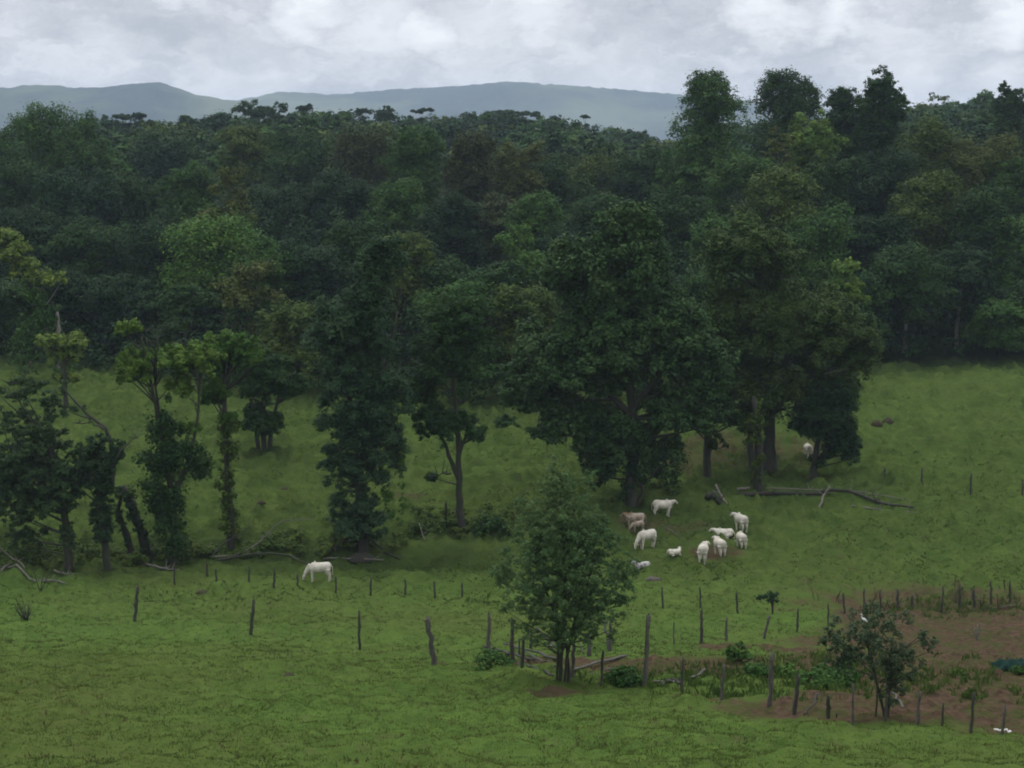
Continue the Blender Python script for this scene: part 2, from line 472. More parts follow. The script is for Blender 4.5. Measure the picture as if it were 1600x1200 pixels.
hills('hills', 2700, [(-900, 190), (-400, 165), (-100, 158), (0, 153), (60, 144), (110, 142), (160, 145), (210, 140), (275, 137), (300, 147), (325, 157), (390, 168), (470, 190), (560, 225), (2500, 240)], 900,
      'nearer hazy forested ridge at the left under the clouds')
hills('hills', 3700, [(-900, 200), (250, 185), (350, 162), (410, 155), (440, 147), (520, 150), (640, 143), (700, 139), (800, 132), (870, 136), (950, 142), (1045, 150), (1150, 160), (1300, 175), (1600, 170), (2500, 165)], 1100,
      'long blue forested ridge on the horizon')

# ------------------------------------------------------------------ trees
def build_tree(name, label, base, D, tint, ells, stems=None, trunk_w=8, leaf=.30, per=34, l2n=9, zflat=.75, up=.7,
               group='trees', seed=0, bark=None, cat='tree', limb_r=.035, bare=None, aspect=.55, l2r=.38, deep=.85, low=-.45, maxlimbs=40, crown_from=None):
    """base: world point. ells: list of (cx, cy, rx, ry, n, r) in photo pixels at depth D. stems: pixel polylines [(px,py,w)...]"""
    rng = np.random.RandomState(seed + 11)
    s = D / F
    root = empty(name, base)
    tag(root, label, cat, group)
    def P(px, py, dy=0.0):
        w = pix(px, py, D) - base
        w[1] = dy
        return w
    L1 = []
    for e in ells:
        cx, cy, rx, ry, n, r = e[:6]
        dy0 = e[6] if len(e) > 6 else 0.0
        c = P(cx, cy, dy0)
        k = 0
        while k < n:
            d = unit(rng, 1)[0]
            if d[2] < -.75: continue
            q = rng.uniform(.45, 1.0) if rng.rand() < .8 else rng.uniform(0, .5)
            o = d * q * np.array([max(rx - r * .7, 1), max(rx - r * .7, 1) * deep, max(ry - r * .55, 1)]) * s
            L1.append(np.append(c + o, r * s * rng.uniform(.65, 1.2)))
            k += 1
    L1 = np.array(L1)
    T = Tubes()
    spine = []
    if stems is None:
        top = L1[:, 2].max() * .8
        cx = L1[:, 0].mean() * .6
        stems_w = [(np.array([[0, 0, -.4], [cx * .1, 0, top * .3], [cx * .45, 0, top * .62], [cx, 0, top]]), np.array([1.25, .9, .65, .22]) * trunk_w * s * .5)]
    else:
        stems_w = []
        for k, st in enumerate(stems):
            pp = np.array([P(a, b, 0.0) for a, b, w in st]); rr = np.array([w * s * .5 for a, b, w in st])
            if k > 0 and len(stems) > 1: pp[:, 1] += np.linspace(0, rng.uniform(-1, 1), len(pp))
            if abs(pp[0][2]) < 1.5: pp[0][2] = min(pp[0][2], 0) - .3
            stems_w.append((pp, rr))
    for pp, rr in stems_w:
        t = np.linspace(0, 1, len(pp)); tt = np.linspace(0, 1, max(8, 3 * len(pp)))
        q = np.stack([np.interp(tt, t, pp[:, i]) for i in range(3)], 1); r = np.interp(tt, t, rr)
        q[1:-1] += rng.normal(size=(len(q) - 2, 3)) * r[1:-1, None] * .14
        if pp[0][2] < 0: r[0] *= 1.35
        T.tube(q, r, 8, rng, .12)
        spine.append(np.column_stack([q, r]))
    SP = np.concatenate(spine)
    order = rng.permutation(len(L1))[:maxlimbs]
    for i in order:
        c = L1[i, :3]
        cand = SP[SP[:, 2] < c[2] - .1 * abs(c[2])] if (SP[:, 2] < c[2] - .1 * abs(c[2])).any() else SP
        dd = np.linalg.norm((cand[:, :3] - c) * np.array([1, 1, 1.0]), axis=1) + rng.uniform(0, 1.0, len(cand))
        sp = cand[np.argmin(dd)]
        L = np.linalg.norm(c - sp[:3])
        r0 = min(sp[3] * .6, limb_r * L + .03)
        p = curve_pts(sp[:3], c + np.array([0, 0, -.2 * L1[i, 3]]), rng, 6)
        T.tube(p, np.linspace(r0, r0 * .3, 6), 5)
    for b in (bare or []):
        pp = np.array([P(x, y, rng.uniform(-.6, .6)) for x, y in b])
        t = np.linspace(0, 1, len(pp)); tt = np.linspace(0, 1, 10)
        q = np.stack([np.interp(tt, t, pp[:, i]) for i in range(3)], 1)
        q[1:] += rng.normal(size=(9, 3)) * .08
        T.tube(q, np.linspace(.09, .02, 10) * max(1, D / 130), 5)
        for _ in range(5):
            k = rng.randint(3, 9)
            d = unit(rng, 1)[0]; d[2] = abs(d[2]) * .8
            T.tube(curve_pts(q[k], q[k] + d * rng.uniform(.5, 1.6), rng, 4, -.1), np.linspace(.04, .012, 4) * max(1, D / 130), 4)
    link('trunk', T.mesh('trunk'), bark or BARK, root)
    C, N = grow(L1, rng, l2n, l2r, per, leaf, zflat, up, low)
    me = leaf_mesh('crown', C, N, leaf, rng, aspect)
    cr = link('crown', me, LEAF, root)
    t = np.array(TINT[tint] if isinstance(tint, str) else tint)
    cr.color = tuple(t) + (1,)
    return root

# --- forest trees, one by one: (px, top, width, depth, tint, shape, label)
# shape: r round, t tall irregular, u umbrella, s sparse
EDGE = [(-60, 575), (150, 590), (400, 632), (520, 632), (700, 645), (860, 650), (1060, 645), (1340, 592), (1400, 578), (1680, 566)]
FOREST = [
 (78, 163, 150, 262, 'mid', 't', 'tall leafy forest tree reaching the skyline near the left edge'),
 (148, 176, 84, 268, 'mid', 'r', 'shorter round companion just right of the tall leafy left skyline tree'),
 (-8, 196, 90, 262, 'dark', 'r', 'dark forest tree cut by the left edge below the skyline'),
 (262, 208, 120, 300, 'blue', 'r', 'blue-green round tree behind, left of the brown domed umbrella tree'),
 (392, 198, 104, 292, 'olive', 'u', 'brownish domed umbrella tree below the dark skyline hump'),
 (480, 196, 130, 282, 'dark', 'r', 'broad dark tree under the skyline, left of the centre brown crowns'),
 (572, 188, 110, 262, 'brown', 'r', 'brown-topped wide tree under the skyline left of centre'),
 (655, 196, 120, 250, 'mid', 't', 'pale-topped green tree between the brown wide tree and the dark brown one'),
 (738, 190, 88, 240, 'brown', 't', 'dark brown narrow tree standing tall at the middle of the wood'),
 (806, 212, 88, 256, 'khaki', 'r', 'rusty olive tree just right of the dark brown narrow one'),
 (868, 240, 104, 262, 'dark', 'r', 'dark round tree right of the rusty olive one'),
 (935, 226, 120, 275, 'olive', 'r', 'olive tree below the dip in the skyline'),
 (1012, 222, 120, 268, 'dark', 'r', 'dark tree left of the tall skyline trio, under the blue ridge'),
 (1100, 112, 104, 246, 'mid', 'e', 'leftmost of the three tall trees against the sky'),
 (1217, 110, 124, 268, 'dark', 'e', 'wide dark spreading crown in the middle of the tall skyline trio'),
 (1362, 110, 74, 244, 'dark', 'e', 'rightmost of the tall skyline trio with a ragged leafy head'),
 (1308, 136, 70, 250, 'dark', 'e', 'loose shoulder tree tucked left of the ragged-headed skyline tree'),
 (1560, 126, 60, 300, 'dark', 'e', 'dark pointed tree on the skyline near the right edge'),
 (1612, 168, 90, 270, 'dark', 'r', 'dark round tree cut by the right edge below the skyline'),
 (1262, 166, 90, 236, 'light', 'r', 'bright green domed tree below the wide spreading skyline crown'),
 (1208, 188, 76, 226, 'khaki', 's', 'thin yellowish tree with a bare pale stem before the bright green dome'),
 (1152, 232, 116, 226, 'mid', 'r', 'green tree below the gap between the first two skyline trees'),
 (1066, 212, 96, 240, 'mid', 'r', 'green round tree at the foot of the leftmost skyline tree'),
 (1436, 182, 120, 238, 'olive', 'r', 'yellow-olive wide tree right of the ragged-headed skyline tree'),
 (1520, 196, 130, 236, 'khaki', 'r', 'brownish wide tree below the dark pointed skyline tree'),
 (1588, 236, 110, 232, 'mid', 'r', 'green tree at the right edge under the brownish wide one'),
 (1376, 232, 110, 226, 'deep', 'r', 'very dark tree under the ragged-headed skyline tree'),
 (1300, 236, 110, 228, 'dark', 'r', 'dark tree between the bright green dome and the very dark tree'),
 (40, 236, 120, 240, 'dark', 'r', 'dark crown directly below the tall leafy left skyline tree'),
 (130, 256, 120, 236, 'blue', 'r', 'blue-green crown below the round left companion tree'),
 (214, 262, 110, 244, 'dark', 'r', 'dark crown below the blue-green back tree at left'),
 (300, 250, 96, 240, 'mid', 'r', 'mid-green crown left of the yellow-brown ragged tree'),
 (364, 252, 104, 212, 'khaki', 's', 'yellow-brown ragged tree with bare twigs in the left wood'),
 (440, 282, 120, 236, 'deep', 'r', 'very dark crown right of the yellow-brown ragged tree'),
 (532, 262, 120, 238, 'deep', 'r', 'very dark crown under the brown-topped wide tree'),
 (622, 282, 110, 226, 'mid', 't', 'green vine-draped crown under the pale-topped tree'),
 (706, 300, 104, 220, 'deep', 'r', 'shadowy crown below the dark brown narrow tree'),
 (784, 296, 96, 226, 'brown', 'r', 'brown crown below the rusty olive tree'),
 (842, 292, 90, 212, 'mid', 'r', 'green leafy crown above left of the big glossy pasture tree'),
 (938, 290, 110, 226, 'dark', 'r', 'dark crown behind the top of the big glossy pasture tree'),
 (1052, 286, 120, 216, 'dark', 'r', 'dark crown behind the right shoulder of the big glossy pasture tree'),
 (1212, 262, 130, 206, 'olive', 't', 'olive flat-layered tree in front of the thin yellowish one'),
 (1122, 330, 110, 200, 'mid', 'r', 'green crown between the big glossy tree and the domed pasture tree'),
 (1272, 322, 120, 200, 'mid', 'r', 'green crown behind the domed pasture tree'),
 (1440, 266, 130, 214, 'olive', 't', 'olive crown in the right wood below the yellow-olive wide tree'),
 (1528, 292, 130, 210, 'dark', 't', 'dark tall crown in the right wood below the brownish wide tree'),
 (1600, 330, 110, 206, 'mid', 'r', 'green crown cut by the right edge halfway down the wood'),
 (1356, 322, 110, 206, 'deep', 'r', 'shadowy crown left of the olive crown in the right wood'),
 (1412, 390, 120, 193, 'dark', 't', 'dark wood-edge tree whose pale trunk shows at the pasture rim'),
 (1492, 384, 110, 197, 'deep', 't', 'wood-edge tree with a thin pale trunk near the right side'),
 (1562, 470, 92, 192, 'mid', 'r', 'small greener tree low at the right wood edge'),
 (1630, 440, 100, 193, 'dark', 'r', 'dark low tree cut by the right edge at the pasture rim'),
 (1338, 420, 100, 190, 'dark', 'r', 'dark wood-edge tree behind the right side of the domed pasture tree'),
 (346, 330, 168, 196, 'fresh', 'r', 'broad fresh-green tree with a wide low dome in the left wood'),
 (430, 372, 110, 190, 'mid', 'r', 'green crown right of the broad fresh-green dome'),
 (388, 402, 112, 180, 'khaki', 's', 'twiggy reddish-brown tree below the broad fresh-green dome'),
 (246, 352, 120, 200, 'deep', 'r', 'very dark crown left of the broad fresh-green dome'),
 (150, 340, 130, 206, 'dark', 'r', 'dark crown in the left wood right of the yellow-leaved snag tree'),
 (60, 322, 120, 214, 'deep', 'r', 'shadowy crown above the yellow-leaved snag tree'),
 (186, 430, 120, 192, 'deep', 'r', 'shadowy low crown above the lime-tufted dying tree'),
 (100, 420, 110, 194, 'deep', 'r', 'shadowy low crown behind the yellow-leaved snag tree'),
 (20, 440, 110, 194, 'dark', 'r', 'dark low crown cut by the left edge at the wood rim'),
 (296, 440, 100, 184, 'dark', 'r', 'dark low crown left of the twiggy reddish-brown tree'),
 (486, 372, 120, 192, 'deep', 'r', 'shadowy crown left of the tall grey-green pasture tree'),
 (628, 356, 100, 186, 'olive', 't', 'olive tree rising right behind the tall grey-green pasture tree'),
 (466, 470, 110, 172, 'olive', 'r', 'low olive tree at the wood rim left of the tall grey-green pasture tree'),
 (560, 340, 96, 200, 'dark', 'r', 'dark crown behind the top of the tall grey-green pasture tree'),
 (696, 392, 100, 186, 'dark', 'r', 'dark crown behind the slender forked pasture tree'),
 (722, 438, 124, 166, 'mid', 'r', 'round green tree at the rim behind the slender forked pasture tree'),
 (818, 338, 104, 192, 'fresh', 's', 'pale-leaved tree just left of the big glossy pasture tree'),
 (772, 400, 96, 180, 'dark', 'r', 'dark crown left of the big glossy pasture tree'),
 (820, 440, 110, 168, 'olive', 'r', 'olive wood-rim tree left of the big glossy pasture tree'),
 (880, 400, 110, 180, 'dark', 'r', 'dark wood-rim tree hidden behind the big glossy pasture tree'),
 (1100, 420, 120, 178, 'dark', 'r', 'dark wood-rim tree hidden between the two biggest pasture trees'),
 (1318, 398, 40, 176, 'light', 'r', 'small bright green ball-shaped treetop right of the domed pasture tree'),
]
def edge_y(px): return np.interp(px, [e[0] for e in EDGE], [e[1] for e in EDGE])
for k, (px, top, w, D, tint, shp, label) in enumerate(FOREST):
    x, y = (px - 800) / F * D, D * .99
    base = np.array([x, y, float(base_h(x, y)) - .1])
    # pixel row of the base at this depth
    by = 230 + (CZ - base[2]) / D * F * 1.0
    rows = 600 - F * math.tan(math.atan2(base[2] - CZ, y) + PITCH)
    H = rows - top
    rx = w / 2
    s = 130 / 200 * 200 / D
    rx *= 1.18
    if shp == 'u':
        ells = [(px, top + H * .10, rx, max(H * .10, 12), 22, rx * .28), (px, top + H * .2, rx * .85, H * .12, 22, rx * .26), (px, top + H * .32, rx * .6, H * .12, 14, rx * .26)]
        ells += [(px, top + H * .5, rx * .8, H * .22, 14, rx * .3)]
        per, zf = 30, .5
    elif shp == 't':
        ells = [(px + rx * .12, top + H * .12, rx * .62, H * .12, 18, rx * .28), (px, top + H * .27, rx * .95, H * .17, 30, rx * .28),
                (px - rx * .25, top + H * .14, rx * .5, H * .09, 12, rx * .22), (px - rx * .1, top + H * .55, rx * 1.0, H * .32, 44, rx * .32)]
        per, zf = 30, .75
    elif shp == 's':
        ells = [(px, top + H * .14, rx * .75, H * .14, 11, rx * .22), (px, top + H * .34, rx * .95, H * .2, 24, rx * .24), (px, top + H * .65, rx * .9, H * .24, 24, rx * .28)]
        per, zf = 22, .6
    else:
        ells = [(px, top + H * .22, rx, H * .22, 56, rx * .26), (px, top + H * .52, rx * 1.08, H * .36, 46, rx * .32)]
        per, zf = 30, .72
    if shp == 'e':
        rx *= .93
        ells = [(px, top + 30, rx * .8, 32, 34, rx * .2), (px + rx * .1, top + 60, rx * 1.1, 42, 64, rx * .22), (px, top + 105, rx * 1.1, 45, 50, rx * .26), (px, top + 150, rx * 1.15, 70, 40, rx * .3), (px, top + H * .62, rx, H * .26, 30, rx * .32)]; per, zf = 22, .9
    if w < 60: ells = [(px, top + 22, rx, 24, 16, 9), (px, top + 60, rx * 1.3, 40, 12, 12)]
    lf = [1.0, 1.35, .85, 1.55, 1.15][k % 5]
    ells = [(e[0], e[1], e[2], e[3], max(8, int(e[4] / lf ** 1.6)), e[5] * lf) for e in ells]
    pale = 'pale' in label and 'trunk' in label
    if pale: ells = ells[:-1] + [(px + 10, top + H * .45, rx * 1.0, H * .26, 20, rx * .3)]
    nm = 'umbrella_tree' if shp == 'u' else 'forest_tree'
    build_tree(nm, label, base, D, tint, ells, trunk_w=7 * 200 / D, leaf=.31 + .0006 * (D - 180), low=-.7, per=int(per * 1.45 * lf ** 1.5), zflat=max(zf, .8) if shp != 'u' else .6, l2n=9,
               group='trees of the wood beyond the pasture', seed=k * 17, bark=PALE if pale or 'bare pale' in label else BARK, maxlimbs=26, l2r=.40)

# --- skyline trees far in the wood, seen against the ridge
SKY = [
 (215, 176, 56, 430, 'deep', 'u', 'flat-topped dark umbrella tree on the left skyline, over the haze'),
 (240, 186, 30, 440, 'deep', 'u', 'small flat crown right beside the flat-topped left skyline tree'),
 (302, 180, 52, 420, 'blue', 'r', 'low bushy skyline tree left of the dark hump'),
 (352, 176, 50, 430, 'dark', 'r', 'skyline tree forming the left slope of the dark hump'),
 (398, 160, 56, 440, 'dark', 'r', 'left top of the dark hump on the skyline'),
 (432, 161, 56, 445, 'dark', 'r', 'right top of the dark hump on the skyline'),
 (462, 176, 40, 450, 'blue', 'r', 'skyline tree on the right slope of the dark hump'),
 (484, 162, 28, 470, 'blue', 'u', 'thin see-through umbrella tree right of the dark hump'),
 (516, 176, 36, 460, 'dark', 'r', 'small round skyline tree right of the thin see-through umbrella tree'),
 (545, 170, 36, 460, 'deep', 'r', 'dark skyline bush between the two thin umbrella trees'),
 (572, 167, 30, 480, 'blue', 'u', 'thin pale umbrella tree left of the rounded skyline knob'),
 (606, 164, 36, 470, 'dark', 'r', 'rounded skyline knob left of centre'),
 (664, 167, 34, 490, 'deep', 'u', 'double-headed umbrella tree on the middle skyline'),
 (640, 180, 34, 480, 'blue', 'r', 'low skyline tree left of the double-headed umbrella tree'),
 (704, 180, 40, 480, 'dark', 'r', 'low skyline tree right of the double-headed umbrella tree'),
 (738, 176, 34, 470, 'dark', 'r', 'skyline tree left of the wide umbrella pair'),
 (784, 169, 50, 480, 'blue', 'u', 'left one of the wide umbrella pair on the skyline'),
 (826, 171, 46, 490, 'blue', 'u', 'right one of the wide umbrella pair on the skyline'),
 (862, 180, 48, 470, 'deep', 'r', 'dark dome on the skyline right of the wide umbrella pair'),
 (892, 192, 30, 480, 'blue', 'r', 'low skyline bush right of the dark dome'),
 (913, 181, 17, 500, 'blue', 'u', 'tiny lone umbrella tree standing above the skyline dip'),
 (940, 204, 40, 460, 'dark', 'r', 'low crown right of the tiny lone umbrella tree'),
 (990, 202, 62, 440, 'deep', 'r', 'dark spreading tree at the lowest dip of the skyline'),
 (182, 180, 40, 440, 'blue', 'r', 'low skyline crown left of the flat-topped umbrella tree'),
]
for k, (px, top, w, D, tint, shp, label) in enumerate(SKY):
    x, y = (px - 800) / F * D, D * .99
    base = np.array([x, y, float(base_h(x, y)) - .1])
    rows = 600 - F * math.tan(math.atan2(base[2] - CZ, y) + PITCH)
    H = rows - top; rx = w / 2
    if shp == 'u':
        ells = [(px - rx * .3, top + 9, rx * .8, 7, 11, rx * .22), (px + rx * .45, top + 6 + k % 3 * 2, rx * .65, 6, 9, rx * .2), (px, top + 22, rx * .6, 7, 5, rx * .2)]; per, zf = 20, .5
        if w < 20: ells = [(px, top + 3, rx, 4, 8, 3.4), (px + 2, top + 16, rx * .7, 4, 6, 3)]
    else:
        ells = [(px, top + 18, rx, 18, 18, rx * .3), (px, top + 50, rx * 1.3, 26, 12, rx * .4)]; per, zf = 26, .75
    build_tree('umbrella_tree' if shp == 'u' else 'skyline_tree', label, base, D, tint, ells, trunk_w=3.2, leaf=.62, per=per, l2n=8, zflat=zf,
               group='trees along the far skyline', seed=900 + k * 13, maxlimbs=16, limb_r=.03)

# --- the wood that reads as one mass: far canopy and the thicket under the crowns
def clump_mass(name, label, spots, leaf, tint, seed, per=26, l2n=7, zflat=.75):
    rng = np.random.RandomState(seed)
    L1 = np.array(spots)
    C, N = grow(L1, rng, l2n, .42, per, leaf, zflat)
    o = link(name, leaf_mesh(name, C, N, leaf, rng), LEAF)
    o.color = TINT[tint] + (1,)
    return tag(o, label, kind='stuff')
def sky_top(px):
    return np.interp(px, [-300, 0, 60, 150, 250, 400, 600, 800, 870, 950, 1010, 1060, 1110, 1330, 1400, 1440, 1480, 1540, 1600, 1900],
                     [215, 200, 180, 182, 182, 172, 175, 175, 180, 198, 208, 208, 192, 180, 162, 146, 144, 148, 162, 190])
rng = np.random.RandomState(5)
for tint, seed, n in (('dark', 1, 190), ('mid', 2, 120), ('blue', 3, 150), ('olive', 4, 70)):
    sp = []
    for _ in range(n):
        D = rng.uniform(300, 640); px = rng.uniform(-250, 1850)
        top = sky_top(px) + rng.uniform(-2, 30) * (1 if D > 420 else 1.2) + (12 if D < 400 else 0)
        x = (px - 800) / F * D; zt = pix(px, top, D)[2]
        gz = float(base_h(x, D))
        zt = min(zt, gz + 36)
        w = rng.uniform(3.5, 7.5)
        for _k in range(9):
            d = unit(rng, 1)[0]
            sp.append((x + d[0] * w, D + d[1] * w, zt - w * .55 - 1.5 + d[2] * w * .5, rng.uniform(1.6, 3.0)))
        for _k in range(4):
            sp.append((x + rng.uniform(-w, w), D + rng.uniform(-w, w), gz + rng.uniform(.3, .75) * (zt - gz), rng.uniform(2.5, 4)))
    clump_mass('distant_forest', 'far-off closed canopy of the wood in %s tones' % {'dark': 'dark green', 'mid': 'mid green', 'blue': 'bluish', 'olive': 'olive'}[tint], sp, .95, tint, seed, per=22, l2n=6)
sp = []
for _ in range(2300):
    px = rng.uniform(-200, 1800)
    e0, D0 = at(px, float(edge_y(px)) - 6)
    d = rng.uniform(0, 26) if rng.rand() < .4 else rng.uniform(20, 130)
    x, y = e0[0] * (1 + d / e0[1]), e0[1] + d
    g = float(base_h(x, y))
    h = rng.uniform(.6, 2.0) + min(d, 9) * rng.uniform(.2, 1.0) + max(0, min(d - 20, 30)) * rng.uniform(0, .35)
    sp.append((x, y, g + h * .7, rng.uniform(.9, 1.9) + (1.2 if d > 26 else 0)))
clump_mass('forest_undergrowth', 'dark thicket of shrubs along the foot of the wood', sp, .42, 'deep', 21, per=26, l2n=8)

# --- pasture trees, nearest the cattle
def hero(name, label, bx, by, tint, ells, stems, leaf=.24, seed=0, group='trees standing in the pasture', full=1.7, **kw):
    ells = [(e[0], e[1], e[2], e[3], int(e[4] * full + .5), e[5]) + tuple(e[6:]) for e in ells]
    kw['per'] = int(kw.get('per', 28) * 2.0); leaf *= .74; kw.setdefault('zflat', .95); kw.setdefault('low', -.85); kw.setdefault('limb_r', .022)
    b, D = at(bx, by)
    return build_tree(name, label, b, D, tint, ells, stems, leaf=leaf, seed=seed + 300, group=group, **kw)

# 1 far left, dark
hero('pasture_tree', 'dark spreading tree at the far left, leafy almost to the grass', 107, 893, (.030, .062, .022),
     [(60, 710, 82, 80, 70, 11), (90, 770, 58, 60, 50, 10), (20, 770, 58, 86, 50, 11), (50, 610, 66, 44, 18, 9), (108, 845, 13, 40, 16, 7), (40, 835, 40, 30, 12, 8)],
     [[(107, 893, 15), (108, 840, 12), (100, 770, 10), (75, 660, 6)], [(104, 800, 8), (60, 740, 5), (25, 700, 3)]], leaf=.23, seed=1, per=20, l2n=7, full=1.7, low=-.5,
     bare=[[(100, 720), (60, 640), (25, 600)], [(60, 560), (40, 585), (30, 596)]])
# 2
hero('pasture_tree', 'ivy-dark column tree with two bare arching branches, second from the left', 168, 896, (.022, .048, .018),
     [(155, 730, 44, 70, 60, 10), (164, 815, 22, 74, 50, 8), (190, 705, 20, 32, 14, 7), (110, 640, 46, 34, 10, 7)],
     [[(170, 900, 14), (166, 860, 12), (160, 780, 11), (160, 700, 6)], [(178, 760, 10), (183, 700, 9), (172, 665, 6), (140, 640, 4), (105, 600, 3)]], leaf=.21, seed=2, per=20, l2n=7, full=1.35, low=-.5,
     bare=[[(172, 665), (150, 655), (125, 656)], [(186, 715), (205, 690), (230, 672)]])
# leaning broken trunks
def trunkset(name, label, polys, D_from, mat, cat, group=None, seed=0, sides=8, rough=.22, sink=.2, twigs=0, parts=None):
    b, D = at(*D_from)
    root = empty(name, b); tag(root, label, cat, group)
    rng = np.random.RandomState(seed)
    names = parts or ['trunk'] * len(polys)
    s = D / F
    for nm, poly in zip(names, polys):
        T = Tubes()
        pp = np.array([pix(x, y, D) - b for x, y, w in poly]); rr = np.array([w * s * .5 for x, y, w in poly])
        t = np.linspace(0, 1, len(pp)); tt = np.linspace(0, 1, 12)
        q = np.stack([np.interp(tt, t, pp[:, i]) for i in range(3)], 1); r = np.interp(tt, t, rr)
        q += rng.normal(size=q.shape) * r[:, None] * .14
        q[:, 1] += np.linspace(0, rng.uniform(-.5, .5), 12)
        T.tube(q, r, sides, rng, rough)
        for _ in range(twigs):
            k = rng.randint(2, 11); d = unit(rng, 1)[0]; d[2] = abs(d[2])
            T.tube(curve_pts(q[k], q[k] + d * rng.uniform(.3, 1.0), rng, 4, -.1), np.linspace(r[k] * .5, .008, 4), 4)
        link(nm, T.mesh(nm), mat, root)
    return root, b, D
def ivy_on(root, b, D, cols, tint, leaf, seed, name='ivy', per=22):
    rng = np.random.RandomState(seed)
    L = []
    for (x0, y0, x1, y1, r, n) in cols:
        for t in np.linspace(0, 1, n):
            p = pix(x0 + (x1 - x0) * t, y0 + (y1 - y0) * t, D) - b
            p += rng.normal(size=3) * r * D / F * .35; p[1] = rng.normal() * r * D / F * .4
            L.append(np.append(p, r * D / F * rng.uniform(.6, 1.2)))
    C, N = grow(np.array(L), rng, 6, .45, per, leaf, 1.0, .3, low=-1)
    o = link(name, leaf_mesh(name, C, N, leaf, rng), LEAF, root); o.color = TINT[tint] + (1,)
r_, b_, D_ = trunkset('broken_tree', 'leaning broken mossy trunk pair right of the ivy-dark column tree', [[(238, 884, 17), (224, 840, 15), (206, 795, 14), (192, 760, 10)], [(208, 870, 11), (196, 830, 10), (184, 798, 8), (190, 775, 5)]],
         (236, 882), ROT, 'tree', seed=4)
ivy_on(r_, b_, D_, [(236, 868, 195, 764, 9, 14), (204, 860, 186, 790, 7, 9)], 'deep', .2, 5, per=12)
# 4 vine clad with lime crown tufts
r = hero('pasture_tree', 'vine-clad tree with lime green tufts high above its dark leafy waist', 274, 886, 'light',
     [(215, 506, 24, 17, 11, 7), (218, 572, 38, 38, 30, 8), (262, 552, 40, 24, 18, 8), (315, 556, 52, 34, 26, 8), (290, 600, 30, 30, 10, 8), (305, 660, 24, 20, 6, 7)],
     [[(275, 890, 13), (274, 850, 12), (272, 780, 11), (262, 690, 8), (248, 610, 5), (232, 520, 3)], [(276, 770, 8), (305, 700, 5), (318, 640, 4), (322, 570, 3)], [(262, 690, 5), (250, 600, 3), (255, 520, 2)]],
     leaf=.26, seed=4, per=26, l2n=8, bare=[[(250, 600), (244, 530), (236, 505)], [(252, 570), (262, 520), (270, 498)], [(290, 560), (300, 520), (312, 500)]])
b, D = at(274, 886)
ivy_on(r, b, D, [(268, 660, 272, 860, 20, 34), (240, 700, 246, 790, 18, 14), (300, 700, 322, 742, 16, 12), (246, 790, 270, 810, 14, 5), (250, 650, 262, 690, 14, 6)], 'dark', .25, 6, per=30)
# 5
r = hero('pasture_tree', 'slim vine-wrapped trunk with a yellowish crown, right of the lime-tufted tree', 361, 862, 'fresh',
     [(356, 545, 46, 40, 34, 9), (396, 548, 24, 32, 14, 8), (345, 605, 30, 34, 14, 8), (362, 650, 20, 20, 6, 7)],
     [[(362, 868, 14), (360, 800, 11), (358, 700, 9), (356, 640, 8), (358, 560, 4)]], leaf=.26, seed=5, per=28, l2n=8)
b, D = at(361, 862)
ivy_on(r, b, D, [(361, 840, 359, 640, 11, 36)], 'olive', .22, 7)
# 6 farther
hero('pasture_tree', 'thick-footed far tree with a dark dome and a bare side branch', 412, 712, 'dark',
     [(415, 590, 56, 50, 36, 12), (410, 655, 36, 38, 28, 10), (460, 606, 28, 26, 12, 9)],
     [[(412, 715, 9), (411, 680, 9), (413, 630, 8), (418, 580, 5)], [(404, 713, 7), (402, 670, 7), (395, 620, 5)], [(420, 713, 8), (424, 670, 7), (440, 610, 4)]],
     leaf=.3, seed=6, per=26, bare=[[(395, 622), (420, 632), (445, 625), (468, 615)]])
# 7 tall grey-green
r = hero('pasture_tree', 'tall grey-green tree reaching from root mound to mid wood, left of centre', 566, 872, (.026, .060, .024),
     [(560, 560, 66, 110, 50, 17), (520, 520, 46, 60, 16, 15), (590, 470, 46, 70, 20, 15), (600, 400, 50, 40, 14, 13), (565, 650, 68, 80, 44, 14), (570, 715, 70, 76, 46, 12), (560, 800, 58, 62, 36, 11), (620, 690, 26, 50, 8, 10), (515, 720, 18, 40, 6, 9), (610, 620, 42, 60, 16, 14)],
     [[(566, 878, 26), (566, 840, 18), (564, 760, 14), (562, 620, 10), (575, 480, 5)], [(562, 700, 8), (600, 600, 6), (625, 480, 4)], [(560, 650, 7), (530, 560, 4), (525, 480, 3)]],
     leaf=.26, seed=7, per=26, l2n=8, maxlimbs=50, full=1.8, l2r=.44, low=-.6)
b, D = at(566, 872)
ivy_on(r, b, D, [(630, 690, 628, 815, 5, 14), (600, 710, 606, 800, 8, 8)], 'fresh', .2, 9, name='hanging_vine', per=12)
# 8 slender forked
hero('pasture_tree', 'slender brown forked tree alone in the middle gap of the pasture', 722, 836, 'dark',
     [(700, 560, 62, 80, 34, 15), (720, 500, 60, 54, 16, 14), (695, 660, 56, 42, 20, 12), (745, 672, 24, 20, 8, 9), (678, 745, 13, 9, 4, 7), (660, 610, 36, 50, 10, 13)],
     [[(723, 840, 15), (719, 790, 11), (718, 745, 9), (717, 700, 8), (712, 620, 5), (705, 540, 3)], [(718, 748, 8), (706, 720, 7), (696, 690, 5), (670, 650, 3)], [(717, 710, 6), (730, 670, 4), (750, 650, 3)]],
     leaf=.26, seed=8, per=26, l2n=8, bare=[[(706, 735), (690, 738), (678, 745)]])
